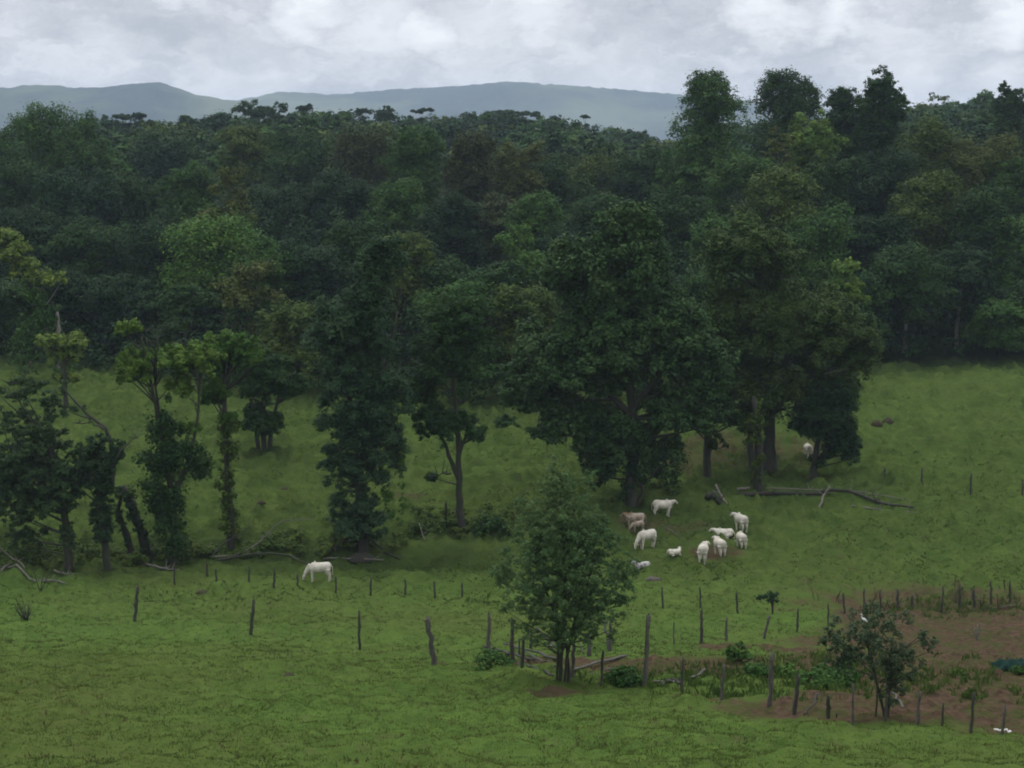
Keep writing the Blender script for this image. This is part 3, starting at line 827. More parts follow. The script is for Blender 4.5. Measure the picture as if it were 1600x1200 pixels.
# B1 big glossy
r = hero('pasture_tree', 'biggest glossy-leaved tree in the centre, its crown lit pale green on top', 987, 790, (.030, .070, .020),
     [(960, 420, 98, 100, 66, 20), (1000, 350, 44, 44, 14, 16), (880, 420, 40, 50, 14, 15), (1040, 520, 84, 90, 50, 21), (890, 560, 105, 84, 56, 21), (960, 520, 90, 90, 36, 22),
      (880, 655, 74, 48, 38, 14), (960, 680, 72, 60, 56, 15), (1060, 640, 76, 50, 46, 15), (845, 610, 62, 52, 30, 14), (1095, 570, 56, 70, 30, 15), (935, 725, 42, 44, 22, 12), (1030, 700, 40, 44, 18, 12), (820, 600, 40, 50, 12, 15)],
     [[(986, 796, 20), (988, 740, 15), (988, 660, 14), (978, 560, 13), (965, 420, 7)], [(988, 650, 12), (930, 590, 8), (880, 520, 5)], [(986, 640, 12), (1040, 560, 8), (1070, 490, 4)], [(994, 792, 9), (1006, 766, 6), (996, 740, 5)]],
     leaf=.36, seed=9, per=24, l2n=8, maxlimbs=70, aspect=.6)
b, D = at(987, 790)
ivy_on(r, b, D, [(986, 770, 988, 660, 12, 20), (950, 700, 930, 760, 12, 8)], 'deep', .24, 61)
# B2
hero('pasture_tree', 'small umbrella-headed tree on a dark stem between the two biggest trees', 1104, 757, 'dark',
     [(1104, 625, 52, 26, 20, 12), (1075, 650, 34, 22, 8, 10), (1140, 655, 30, 20, 7, 9), (1120, 690, 20, 16, 3, 7)],
     [[(1104, 760, 14), (1104, 720, 13), (1106, 670, 12), (1106, 620, 5)]], leaf=.3, seed=10, per=28)
# B3 massive
hero('pasture_tree', 'massive domed olive-topped tree with a thick double trunk, right of centre', 1196, 742, (.036, .068, .016),
     [(1170, 400, 90, 62, 46, 20), (1215, 500, 120, 84, 66, 22), (1290, 520, 78, 72, 44, 20), (1130, 520, 60, 90, 30, 20), (1330, 555, 46, 52, 16, 17), (1190, 600, 90, 44, 26, 18), (1290, 610, 70, 40, 30, 14), (1180, 650, 50, 36, 16, 12), (1120, 590, 50, 50, 20, 14), (1150, 470, 60, 60, 20, 18)],
     [[(1200, 748, 24), (1200, 690, 20), (1200, 620, 18), (1195, 520, 12), (1180, 420, 6)], [(1206, 640, 14), (1270, 570, 9), (1310, 520, 5)], [(1176, 745, 12), (1172, 690, 10), (1165, 600, 9), (1140, 500, 5)], [(1200, 620, 10), (1240, 520, 7), (1230, 440, 4)]],
     leaf=.33, seed=12, per=26, l2n=8, maxlimbs=70)
r_, b_, D_ = trunkset('dead_snag', 'mossy snag wrapped in creeper in front of the massive trunk', [[(1185, 776, 18), (1186, 730, 13), (1184, 680, 10), (1178, 620, 6)]], (1185, 774), ROT, 'tree', seed=14)
ivy_on(r_, b_, D_, [(1180, 640, 1186, 755, 11, 12), (1165, 690, 1180, 650, 8, 5)], 'olive', .24, 15)
# B4
hero('pasture_tree', 'small dark bushy tree on a thin stem, rightmost in the pasture', 1270, 751, 'deep',
     [(1290, 650, 54, 62, 44, 14), (1262, 640, 30, 50, 14, 12), (1310, 695, 34, 32, 14, 11), (1282, 720, 20, 12, 3, 7)],
     [[(1269, 754, 17), (1272, 725, 10), (1276, 690, 8), (1285, 630, 4)], [(1273, 720, 6), (1300, 690, 4), (1320, 660, 2)]], leaf=.26, seed=13, per=28)
# yellow leaved snag trees at left edge
r = hero('pasture_tree', 'yellow-leaved half-dead tree at the left edge with a snapped pale stem', 92, 600, 'lime',
     [(28, 388, 34, 30, 12, 10), (80, 434, 32, 16, 8, 9), (48, 418, 34, 22, 8, 10), (6, 372, 24, 24, 5, 9)],
     [[(95, 606, 11), (94, 560, 10), (94, 520, 9), (93, 486, 5)], [(92, 560, 6), (60, 470, 4), (38, 410, 3), (-5, 345, 2)]], leaf=.38, seed=20, per=24, bark=PALE)
b, D = at(92, 600)
ivy_on(r, b, D, [(96, 600, 92, 522, 13, 14), (70, 520, 60, 450, 16, 12), (40, 560, 44, 500, 16, 8)], 'mid', .34, 91)
hero('pasture_tree', 'low lime-leaved tree beneath the snapped pale stem at left', 100, 640, 'lime',
     [(82, 530, 26, 14, 7, 8), (120, 532, 26, 18, 9, 8), (104, 556, 30, 20, 7, 9), (112, 590, 22, 12, 3, 7)],
     [[(104, 645, 9), (104, 600, 7), (102, 550, 4)]], leaf=.34, seed=22, per=24)
# C1 near tree
r = hero('near_tree', 'upright willow-like young tree in the foreground by the broken pen', 878, 1074, (.066, .124, .044),
     [(880, 892, 122, 108, 480, 9), (880, 820, 88, 78, 220, 9), (876, 762, 46, 44, 50, 8), (868, 728, 18, 24, 14, 6), (886, 958, 106, 50, 200, 8), (884, 992, 76, 28, 90, 7), (785, 905, 18, 32, 14, 7), (976, 905, 22, 34, 14, 7), (990, 895, 10, 16, 4, 5), (916, 745, 16, 34, 12, 6)],
     [[(874, 1080, 6), (876, 1040, 6), (880, 980, 6), (882, 880, 5), (874, 760, 2)], [(881, 1076, 5), (884, 1030, 5), (900, 950, 4), (930, 860, 3)], [(889, 1072, 6), (888, 1020, 5), (860, 940, 4), (830, 860, 2)], [(869, 1070, 4), (872, 1000, 4), (896, 900, 3)]],
     leaf=.125, seed=30, per=10, l2n=6, full=.95, zflat=1.2, up=.1, aspect=.36, l2r=.34, maxlimbs=70, bark=BARK, limb_r=.022, low=-.2)
# C2 scraggly shrub tree at the pen
hero('scrub_tree', 'scraggly thin-leaved bush tree rising out of the right-hand pen', 1385, 1132, (.046, .074, .034),
     [(1360, 990, 88, 52, 60, 8), (1400, 1040, 50, 44, 34, 8), (1320, 1020, 48, 40, 22, 7), (1440, 1000, 34, 26, 12, 7), (1350, 948, 56, 18, 14, 6), (1398, 1085, 30, 26, 10, 7), (1290, 990, 26, 30, 8, 6)],
     [[(1384, 1136, 12), (1386, 1100, 8), (1385, 1060, 6), (1390, 1000, 3)], [(1386, 1090, 5), (1360, 1030, 3), (1345, 960, 2)], [(1367, 1118, 3), (1366, 1070, 3), (1350, 1000, 2)]],
     leaf=.13, seed=33, full=1.2, per=6, l2n=7, aspect=.4, maxlimbs=40, cat='shrub')
hero('sapling', 'little tuft-headed sapling among the fence posts right of the near tree', 1207, 962, 'blue',
     [(1203, 932, 20, 11, 12, 4)], [[(1207, 964, 3), (1206, 945, 2.5), (1203, 930, 2)]], leaf=.15, seed=34, per=5, full=1.2)

# shrubs
def shrub(label, px, py, w, h, tint, leaf=.16, seed=0, n=14, name='shrub', per=22, aspect=.5):
    b, D = at(px, py); rng = np.random.RandomState(seed); s = D / F
    L = []
    for _ in range(n):
        d = unit(rng, 1)[0]; d[2] = abs(d[2])
        L.append([d[0] * w * s * .4, d[1] * w * s * .4, max(.05, d[2] * h * s * .75), w * s * rng.uniform(.14, .26)])
    root = empty(name, b); tag(root, label, 'shrub', 'shrubs around the pens')
    C, N = grow(np.array(L), rng, 6, .42, per, leaf, .9, .4)
    o = link('leaves', leaf_mesh('leaves', C, N, leaf, rng, aspect), LEAF, root); o.color = TINT[tint] + (1,)
    T = Tubes()
    for l in L[:8]: T.tube(curve_pts([0, 0, -.1], l[:3], rng, 4), np.linspace(.03, .01, 4), 4)
    link('stem', T.mesh('stem'), BARK, root)
    return root
shrub('round dark green shrub beside the bare soil, middle of the right pen', 1152, 1043, 34, 32, 'mid', seed=1)
shrub('yellow-green bushy shrub near the thick grey post', 1236, 1062, 46, 16, 'fresh', seed=2)
shrub('wide green shrub patch right of the thick grey post', 1290, 1080, 74, 18, 'mid', seed=3, n=20)
shrub('green shrub under the left side of the scraggly bush tree', 1320, 1075, 50, 34, 'mid', seed=4, n=16)
shrub('low green shrub left of the thick grey post', 1180, 1065, 50, 13, 'mid', seed=5)
shrub('grassy green bush at the foot of the tall grey pen post', 978, 1072, 60, 14, 'mid', seed=6)
shrub('leafy weed bush near the middle of the bare soil at right', 1498, 1062, 22, 13, 'olive', seed=7)
shrub('green sprout bush at the pen fence by the crooked right posts', 1516, 1098, 18, 13, 'olive', seed=8)
shrub('small green bush beside the dark green tarp', 1592, 1060, 20, 12, 'mid', seed=9)
shrub('low green bush left of the fallen pen rails', 765, 1048, 60, 16, 'mid', seed=10)
shrub('fallen leafy bush in the grass below the slender forked tree', 770, 838, 60, 24, 'dark', .22, seed=11)
shrub('dark bush at the back of the pasture left of the big glossy tree', 792, 672, 34, 22, 'dark', .3, seed=12)
shrub('bushy regrowth at the foot of the big glossy tree', 1030, 770, 90, 90, 'dark', .26, seed=13, n=26)
shrub('small wild bush near the snapped branch at the far left', 60, 880, 60, 46, 'olive', .2, seed=14, per=10)

# bare little shrub at left
def twig_shrub(label, px, py, h, n, seed, lean=0):
    b, D = at(px, py); rng = np.random.RandomState(seed); s = D / F
    T = Tubes()
    for _ in range(n):
        e = np.array([rng.uniform(-.6, .6) * h * s + lean, rng.uniform(-.4, .4) * h * s, h * s * rng.uniform(.6, 1.1)])
        q = curve_pts([rng.uniform(-.1, .1), 0, -.1], e, rng, 6, -.2); T.tube(q, np.linspace(.035, .012, 6), 4)
        for _k in range(3):
            d = unit(rng, 1)[0]; d[2] = abs(d[2]); k = rng.randint(2, 6)
            T.tube(curve_pts(q[k], q[k] + d * .4, rng, 3), [.014, .01, .006], 4)
    o = link('bare_shrub', T.mesh('bare_shrub'), DEAD if seed % 2 else BARK, loc=b)
    return tag(o, label, 'shrub')
twig_shrub('bare-stemmed little shrub alone on the left grass', 42, 972, 30, 12, 2)
twig_shrub('curved bare sapling leaning right above the bare-stemmed shrub', 63, 935, 46, 3, 4, .2)
twig_shrub('dry whitish twig shrub on the bare soil near the right edge', 1527, 1002, 26, 5, 3)

# ------------------------------------------------------------------ grass, weeds
def blades(name, label, region, n, h, w, cols, seed, mask=None, lean=.5, per_tuft=7):
    rng = np.random.RandomState(seed)
    X = rng.uniform(region[0], region[1], n * 3); Y = rng.uniform(region[2], region[3], n * 3)
    ok = np.abs(X) < Y * .40 + 3
    if mask is not None: ok &= mask(X, Y, rng)
    X, Y = X[ok][:n], Y[ok][:n]
    n = len(X)
    X = np.repeat(X, per_tuft) + rng.normal(size=n * per_tuft) * .09; Y = np.repeat(Y, per_tuft) + rng.normal(size=n * per_tuft) * .09
    Z = ground(X, Y) - .03
    m = len(X)
    a = rng.uniform(0, 2 * np.pi, m); hh = h * rng.uniform(.5, 1.3, m) * np.repeat(rng.uniform(.6, 1.4, n), per_tuft)
    dx, dy = np.cos(a), np.sin(a); ww = w * rng.uniform(.6, 1.4, m)
    la = rng.uniform(0, 2 * np.pi, m); ll = lean * hh * rng.uniform(.2, 1, m)
    P0 = np.stack([X - dx * ww, Y - dy * ww, Z], 1); P1 = np.stack([X + dx * ww, Y + dy * ww, Z], 1)
    M = np.stack([X + np.cos(la) * ll * .3, Y + np.sin(la) * ll * .3, Z + hh * .6], 1)
    P2 = M + np.stack([dx * ww * .7, dy * ww * .7, 0 * ww], 1)
    P3 = np.stack([X + np.cos(la) * ll, Y + np.sin(la) * ll, Z + hh], 1)
    V = np.stack([P0, P1, P2, P3], 1).reshape(-1, 3)
    o = link(name, fast_mesh(name, V, np.arange(len(V)).reshape(-1, 4)), LEAF)
    o.color = tuple(cols) + (1,)
    return tag(o, label, kind='stuff')
def soilw(X, Y):
    s = np.zeros(len(X))
    for px, py, rx, ry, w in SOIL:
        c, D = at(px, py); q = ((X - c[0]) / rx) ** 2 + ((Y - c[1]) / ry) ** 2
        s = np.maximum(s, w * np.clip(1.25 - q ** .75 * .75, 0, 1))
    return s
def gmask(th, sc, keep_soil):
    def f(X, Y, rng):
        return (.5 * vnoise(X / sc + 77, Y / sc + 5) + .5 * vnoise(X / sc / 3.1, Y / sc / 2.3 + 40) + rng.normal(size=len(X)) * .16 > th) & (soilw(X, Y) < keep_soil)
    return f
blades('grass', 'short green pasture grass on the near slope', (-34, 34, 40, 72), 34000, .08, .012, (.088, .132, .030), 1, gmask(.35, 1.3, .4))
blades('grass', 'darker taller tussocks scattered through the pasture', (-48, 48, 42, 100), 12000, .10, .014, (.072, .114, .025), 2, gmask(.60, 1.6, .5))
blades('grass', 'green grass of the pasture around the cattle', (-60, 60, 72, 135), 26000, .10, .02, (.074, .114, .026), 3, gmask(.45, 2.2, .4))
blades('grass', 'dry straw-brown blades mixed in the grass', (-48, 48, 42, 120), 5000, .13, .014, (.09, .08, .03), 4, gmask(.5, 3, .9))
def penmask(X, Y, rng):
    c1, _ = at(1220, 1070); c2, _ = at(1500, 955); c3, _ = at(1420, 1060)
    a = ((X - c1[0]) / 8) ** 2 + ((Y - c1[1]) / 6) ** 2 < rng.uniform(.3, 1.2, len(X))
    b = ((X - c2[0]) / 9) ** 2 + ((Y - c2[1]) / 7) ** 2 < rng.uniform(.02, .5, len(X))
    c = (((X - c3[0]) / 8) ** 2 + ((Y - c3[1]) / 10) ** 2 < rng.uniform(.2, 1.2, len(X))) & (vnoise(X / .8, Y / .8) > .55)
    return a | b | c
blades('grass', 'dark tussocks dotting the far side of the pasture', (-75, 75, 100, 182), 22000, .13, .03, (.038, .074, .014), 14, gmask(.62, 2.4, .5))
blades('weeds', 'rank green weeds overgrowing the right-hand pen', (0, 32, 50, 105), 3800, .26, .024, (.052, .098, .018), 5, penmask, .6)
def drymask(X, Y, rng):
    c2, _ = at(1480, 948)
    return ((X - c2[0]) / 9) ** 2 + ((Y - c2[1]) / 6) ** 2 < rng.uniform(.2, 1.2, len(X))
blades('dry_weeds', 'reddish-brown dry stalks along the back of the right-hand pen', (15, 50, 75, 115), 90, .7, .016, (.06, .055, .028), 6, drymask, .5, 4)
sp = []
rng = np.random.RandomState(44)
for _ in range(170):
    px = rng.uniform(-60, 640); y0 = np.interp(px, [0, 200, 420, 600, 640], [884, 880, 868, 866, 850]) + rng.uniform(-14, 10)
    g, D = at(px, y0); sp.append((g[0], g[1], g[2] + rng.uniform(.0, .45), rng.uniform(.25, .7)))
for _ in range(60):
    px = rng.uniform(640, 860); g, D = at(px, rng.uniform(806, 842)); sp.append((g[0], g[1], g[2] + rng.uniform(0, .5), rng.uniform(.3, .8)))
clump_mass('gully_undergrowth', 'low rank bushes filling the gully under the left trees', sp, .22, 'olive', 45, per=16, l2n=6)

# ------------------------------------------------------------------ fence posts
ORD = ['first', 'second', 'third', 'fourth', 'fifth', 'sixth', 'seventh', 'eighth', 'ninth', 'tenth', 'eleventh', 'twelfth', 'thirteenth', 'fourteenth', 'fifteenth', 'sixteenth']
def post(label, group, xt, yt, xb, yb, w, seed, mat=POST, snag=False, name='fence_post'):
    b, D = at(xb, yb); s = D / F
    rng = np.random.RandomState(seed)
    top = pix(xt, yt, D) - b; top[1] = rng.uniform(-.08, .08)
    n = 9
    t = np.linspace(0, 1, n)[:, None]
    q = np.array([[0, 0, -.25]]) * (1 - t) + top * t
    q[1:-1] += rng.normal(size=(n - 2, 3)) * w * s * .08
    r = w * s * .40 * np.linspace(1.12, .82, n) * rng.uniform(.88, 1.1, n)
    T = Tubes(); T.tube(q, r, 7, rng, .16)
    # splintered top
    tp = q[-1]
    for k in range(2):
        T.tube([tp - [0, 0, r[-1]], tp + [rng.uniform(-.5, .5) * r[-1], rng.uniform(-.5, .5) * r[-1], r[-1] * rng.uniform(.8, 2.0)]], [r[-1] * .6, r[-1] * .12], 5)
    if snag or rng.rand() < .25:
        k = rng.randint(4, 8); d = np.array([rng.choice([-1, 1]) * .7, rng.uniform(-.4, .4), .6])
        T.tube([q[k], q[k] + d * r[k] * 3.2], [r[k] * .45, r[k] * .15], 5)
    o = link(name, T.mesh(name), mat, loc=b)
    return tag(o, label, 'fence post', group)
LP = [(217, 915, 210, 969, 7), (398, 935, 391, 998, 7), (562, 952, 562, 1019, 5.5), (669, 963, 680, 1046, 12)]
LL = ['short post leaning right, lone on the left slope', 'slanting post on the left slope below the thin rail fence', 'thin straight lone post between the left slope and the thick stump post', 'thick leaning grey stump post left of the near tree']
for k, (a, b, c, d, w) in enumerate(LP): post(LL[k], 'near fence posts', a, b, c, d, w, 100 + k, POSTP if k == 3 else POST)
FAR = [(273, 882, 273, 913), (324, 878, 324, 905), (338, 888, 339, 917), (390, 884, 389, 918), (430, 887, 428, 923), (466, 895, 465, 925), (525, 899, 525, 931), (580, 902, 579, 936), (633, 905, 634, 937), (679, 907, 680, 940), (722, 909, 723, 941)]
for k, p in enumerate(FAR):
    extra = {5: 'just left of the grazing cow', 6: 'just right of the grazing cow', 0: 'under the lime-tufted tree', 10: 'nearest the near tree'}.get(k, 'counted from the left')
    post('thin dark post, %s in the back fence, %s' % (ORD[k], extra), 'back fence posts left of the near tree', p[0], p[1], p[2], p[3], 4.4, 120 + k)
BK = [(1034, 917, 1036, 952, 'thin post of the back fence right of the near tree, below the brown lump'),
      (1093, 917, 1095, 953, 'thin back fence post straight below the standing cows'),
      (1150, 925, 1153, 959, 'back fence post right of the one below the standing cows'),
      (1206, 934, 1208, 962, 'short back fence post under the tuft-headed sapling'),
      (1316, 925, 1321, 964, 'slanted dark back fence post left of the scraggly bush tree'),
      (1349, 920, 1350, 958, 'back fence post with a bluish rag, above the white bird'),
      (1373, 922, 1378, 956, 'slightly slanted back fence post right of the one over the white bird'),
      (1401, 921, 1403, 956, 'stout black back fence post above the scraggly bush tree'),
      (1425, 930, 1425, 958, 'faint short post among dry stalks right of the stout black post'),
      (1472, 916, 1471, 962, 'grey post rising from the dry stalks at the back of the right pen'),
      (1499, 914, 1499, 956, 'stout brown post behind the right pen among dry stalks'),
      (1520, 920, 1522, 953, 'crooked thin post right of the stout brown one'),
      (1547, 907, 1549, 946, 'straight back post second from the right edge'),
      (1576, 907, 1577, 946, 'straight back post nearest the right edge')]
for k, (a, b, c, d, l) in enumerate(BK): post(l, 'back fence posts right of the near tree', a, b, c, d, 6.5 if 'stout' in l else 4.4, 140 + k)
UP = [(1382, 731, 1382, 758, 'faint grey post, leftmost of the upper field fence'), (1440, 731, 1440, 765, 'second post from the left in the upper field fence'),
      (1516, 740, 1516, 774, 'dark post, third in the upper field fence'), (1597, 752, 1597, 786, 'upper field fence post cut close to the right edge')]
for k, (a, b, c, d, l) in enumerate(UP): post(l, 'upper field fence posts', a, b, c, d, 4, 160 + k)
MID = [(1052, 970, 1053, 1012, 3.4, 'thin faint post between the tall grey pen post and the middle fence'),
       (1096, 951, 1095, 1010, 6, 'dark crooked post at the back corner of the soil patch'),
       (1135, 965, 1134, 1004, 5.5, 'grey-flecked post right of the dark crooked corner post'),
       (1201, 960, 1192, 998, 5.5, 'dark post leaning left behind the thick grey post'),
       (1246, 950, 1245, 991, 4.6, 'post with a forked tip left of the scraggly bush tree'),
       (1293, 942, 1294, 990, 3.6, 'thin crooked post touching the left leaves of the scraggly bush tree')]
for k, (a, b, c, d, w, l) in enumerate(MID): post(l, 'middle fence posts', a, b, c, d, w, 170 + k, POSTP if 'grey' in l else POST, True)
FR = [(1130, 1036, 1127, 1096, 6.5, 'bleached crooked post, first of the front pen fence', 1), (1204, 1019, 1202, 1106, 10, 'thick grey split post of the front pen fence, tallest there', 1),
      (1245, 1054, 1240, 1119, 8.5, 'dark double-stemmed post right of the thick grey split post', 0), (1293, 1086, 1294, 1127, 8, 'low dark post with a pale broken top in the front pen fence', 0),
      (1306, 1112, 1307, 1128, 4, 'tiny pale stub beside the low dark post', 1), (1330, 1065, 1332, 1146, 5.5, 'tall slim whitish post of the front pen fence', 1),
      (1435, 1078, 1432, 1143, 7, 'pale knobbly bleached post right of the scraggly bush tree', 1), (1472, 1097, 1471, 1146, 5, 'thin brown bent post right of the pale knobbly one', 0),
      (1519, 1080, 1516, 1156, 7, 'brown split post with green sprout on its top', 0), (1568, 1100, 1564, 1160, 6, 'post with white boards nailed near its foot, at the right corner', 1),
      (1384, 1084, 1383, 1138, 5.5, 'dark rough post at the stem of the scraggly bush tree', 0)]
for k, (a, b, c, d, w, l, pl) in enumerate(FR): post(l, 'front pen fence posts', a, b, c, d, w, 180 + k, POSTP if pl else POST, True)
PEN = [(764, 958, 762, 1031, 8, 'tall grey post, leftmost of the broken pen', 1), (800, 964, 801, 1036, 8, 'stout dark post second from left in the broken pen', 0),
       (830, 990, 829, 1024, 6, 'short dark post behind the stout one in the broken pen', 0), (818, 993, 815, 1052, 7, 'brown front post of the broken pen left of the near tree', 0),
       (811, 998, 812, 1030, 4, 'thin stake between the stout and brown pen posts', 0),
       (921, 992, 921, 1029, 9, 'short thick post just right of the near tree stems', 1), (954, 966, 953, 1024, 7, 'pale flecked post under the right side of the near tree', 1),
       (1012, 957, 1007, 1076, 9, 'tallest lichened grey pen post, right of the near tree', 1), (942, 1014, 939, 1074, 6, 'dark front post between the near tree and the tallest pen post', 0),
       (1067, 1028, 1064, 1087, 6, 'dark post by the heap of broken boards', 0), (974, 1042, 974, 1054, 4, 'tiny brown stub in the soil beside the long fallen rail', 0),
       (896, 1004, 894, 1065, 8, 'grey pen post hard against the near tree stems', 1)]
for k, (a, b, c, d, w, l, pl) in enumerate(PEN): post(l, 'broken pen posts', a, b, c, d, w, 200 + k, POSTP if pl else POST)
post('dead charred stake left of the slender forked tree', None, 697, 783, 699, 832, 5, 230, ROT, True, 'dead_stake')

# loose rails: both ends given in photo pixels on the ground, with heights in metres
def rail(label, p0, h0, p1, h1, w, mat=POST, group='fallen rails of the broken pen', name='wooden_rail', cat='rail', seed=0, sides=5, flat=.6, bend=.04):
    a, D = at(*p0); b, _ = at(*p1); a = a + [0, 0, h0]; b = b + [0, 0, h1]
    rng = np.random.RandomState(seed); n = 9; t = np.linspace(0, 1, n)[:, None]
    q = a * (1 - t) + b * t; q[1:-1] += rng.normal(size=(n - 2, 3)) * bend
    c = q.mean(0); T = Tubes(); T.tube(q - c, w * 1.25 * rng.uniform(.8, 1.15, n), sides, rng, .1, flat)
    return tag(link(name, T.mesh(name), mat, loc=c), label, cat, group)
rail('dark rail tilted down from the leftmost pen post', (756, 1024), .25, (835, 1040), .22, .07, ROT, seed=1)
rail('short dark plank lying level by the leftmost pen post', (752, 1024), .10, (800, 1026), .15, .06, ROT, seed=2)
rail('upper fallen rail running behind the near tree stems', (788, 1022), .35, (878, 1040), .2, .07, seed=3)
rail('lower dark rail slanting in front of the brown pen post', (816, 1046), .12, (864, 1062), .08, .06, ROT, seed=4)
rail('middle rail sinking toward the near tree stems', (815, 1030), .15, (872, 1048), .1, .05, seed=5)
rail('long pale fallen rail pointing up right from the near tree', (884, 1056), .12, (978, 1034), .12, .07, POSTP, seed=6)
rail('thin plank lying under the long pale rail', (905, 1060), .05, (960, 1048), .08, .05, POST, seed=7)
rail('diagonal prop leaning up left to the short thick post', (952, 1024), .05, (944, 1020), 1.25, .06, ROT, seed=8)
rail('thin diagonal stick left of the short thick post', (912, 1026), .05, (901, 1022), 1.0, .035, seed=9)
rail('pale crossing stick left of the near tree stems', (857, 1026), .2, (874, 1020), .75, .04, DEAD, seed=10)
rail('dark slanting pole behind the near tree on its left', (838, 1018), 1.0, (872, 1030), .3, .05, ROT, seed=11)
rail('dark stick leaning beside the double-stemmed fence post', (1256, 1120), .0, (1279, 1110), .55, .04, ROT, 'loose sticks at the front pen fence', seed=12)
rail('bleached diagonal stick right of the scraggly bush stem', (1391, 1098), .35, (1411, 1116), .05, .04, POSTP, 'loose sticks at the front pen fence', seed=13)
rail('white board nailed level across the right corner post', (1553, 1150), .22, (1578, 1150), .22, .05, PAINTW, None, 'white_board', 'board', seed=14, flat=.4)
rail('long weathered pole lying across the soil behind the right pen', (1528, 958), .1, (1588, 955), .12, .05, POSTP, None, 'fallen_pole', 'pole', seed=15)
for k, (p0, p1, l) in enumerate([((1020, 1070), (1052, 1073), 'grey board lying left in the broken board heap'), ((1040, 1068), (1062, 1078), 'dark board crossing the middle of the broken heap'),
        ((1046, 1080), (1058, 1072), 'short pale board poking from the broken heap'), ((1056, 1076), (1078, 1070), 'reddish board at the right of the broken heap'),
        ((1030, 1074), (1066, 1080), 'long dark board under the broken heap'), ((1078, 1068), (1102, 1055), 'thin pale stick pointing right from the broken heap')]):
    rail(l, p0, .08 + .04 * (k % 3), p1, .10 + .05 * ((k + 1) % 3), .07, [POSTP, ROT, DEAD, BARK, ROT, POSTP][k], 'heap of broken boards by the soil', 'broken_board', 'board', seed=20 + k, flat=.35)

# fallen wood
def limb(label, pts, w0, w1, mat=DEAD, name='fallen_branch', cat='branch', group=None, seed=0, lift=.1, twigs=3, sides=6):
    """pts: (px,py,height) ground pixels; lies on the pasture"""
    P = []
    for x, y, h in pts:
        g, D = at(x, y); P.append(g + [0, 0, h])
    P = np.array(P); rng = np.random.RandomState(seed)
    t = np.linspace(0, 1, len(P)); tt = np.linspace(0, 1, 14)
    q = np.stack([np.interp(tt, t, P[:, i]) for i in range(3)], 1)
    r = np.linspace(w0, w1, 14); q += rng.normal(size=q.shape) * r[:, None] * .25; q[:, 2] += lift
    c = q.mean(0); c0 = c.copy(); T = Tubes(); T.tube(q - c, r, sides, rng, .15)
    for _ in range(twigs):
        k = rng.randint(3, 13); d = unit(rng, 1)[0]; d[2] = abs(d[2])
        T.tube(curve_pts(q[k] - c, q[k] - c + d * rng.uniform(.3, 1.1), rng, 4), np.linspace(r[k] * .6, .012, 4), 4)
    return tag(link(name, T.mesh(name), mat, loc=c0), label, cat, group)
limb('bleached branch slanting down from the left edge of the grass', [(-6, 888, 1.6), (18, 890, .8), (34, 894, .35), (40, 903, .0)], .07, .04, seed=1)
limb('curved bleached branch lying across the left grass', [(14, 896, .25), (28, 906, .1), (50, 911, .0), (85, 912, .0), (103, 918, .0)], .09, .05, seed=2)
limb('short hooked pale branch at the left edge', [(2, 900, .3), (10, 893, .1), (2, 908, 0)], .06, .04, seed=3)
limb('pale fallen log under the broken mossy trunks', [(215, 884, .2), (238, 889, .1), (262, 892, .0), (280, 893, .0)], .13, .07, seed=4)
limb('small pale root piece left of the pale fallen log', [(84, 898, .0), (102, 900, .1), (118, 899, 0)], .07, .05, seed=5)
limb('long thin bleached branch rising right above the back fence', [(335, 884, .2), (370, 880, .3), (400, 872, .9), (440, 868, 1.6), (490, 862, 2.2)], .08, .03, seed=6, lift=0, twigs=5)
limb('low fallen branch behind the fence left of the grazing cow', [(338, 886, .1), (400, 884, .1), (450, 884, .1), (486, 890, .0)], .09, .06, BARK, seed=7)
limb('thin pale pole on the ground beyond the grazing cow', [(505, 881, .1), (560, 883, .05), (600, 885, .0)], .07, .05, seed=8)
limb('arched brown bough behind the third back fence post', [(330, 884, .1), (352, 876, 1.0), (372, 872, 1.5), (392, 868, 1.9)], .07, .03, BARK, seed=9, twigs=4)
limb('long fallen tree trunk with peeling pale bark, lying below the massive tree', [(1150, 782, .15), (1200, 782, .2), (1260, 784, .2), (1320, 788, .2), (1380, 795, .15), (1428, 800, .1)],   .21, .09, ROT, 'fallen_log', 'log', seed=10, twigs=16, sides=8)
limb('thinner bleached limb along the top of the long fallen trunk', [(1195, 780, .4), (1270, 781, .45), (1340, 785, .4), (1420, 790, .3)], .06, .03, DEAD, 'fallen_branch', 'branch', seed=11, twigs=7)
limb('forked light stub standing off the long fallen trunk', [(1280, 800, .0), (1286, 794, .5), (1296, 790, .9)], .10, .06, DEAD, seed=12)
limb('pale sawn piece at the left end of the long fallen trunk', [(1152, 778, .3), (1170, 778, .3)], .14, .12, DEAD, 'log_piece', 'log', seed=13, twigs=1)
limb('lowest bleached branch tip at the right end of the fallen trunk', [(1330, 798, .1), (1380, 803, .05), (1432, 806, .0)], .08, .04, DEAD, seed=14)
limb('dark uprooted stump lump right of the standing white cow', [(1104, 790, .1), (1116, 792, .35), (1128, 795, .1)], .28, .18, ROT, 'stump', 'stump', seed=15, twigs=6)
limb('pale split slab on the dark uprooted stump', [(1118, 788, .7), (1128, 793, .5), (1136, 797, .2)], .10, .07, DEAD, 'wood_slab', 'slab', seed=16, twigs=1)
limb('thin twig line on the trampled earth between the cows', [(1038, 836, .05), (1048, 839, .05), (1060, 842, 0)], .04, .03, DEAD, seed=17, twigs=1)
limb('bare pale root arch at the foot of the tall grey-green tree', [(560, 872, 1.6), (545, 874, .9), (520, 876, .2), (505, 872, 0)], .14, .07, BARK, seed=18)
limb('long root sweeping right from the tall grey-green tree', [(572, 872, 1.4), (585, 873, .7), (600, 874, .15), (625, 878, 0)], .15, .06, BARK, seed=19)
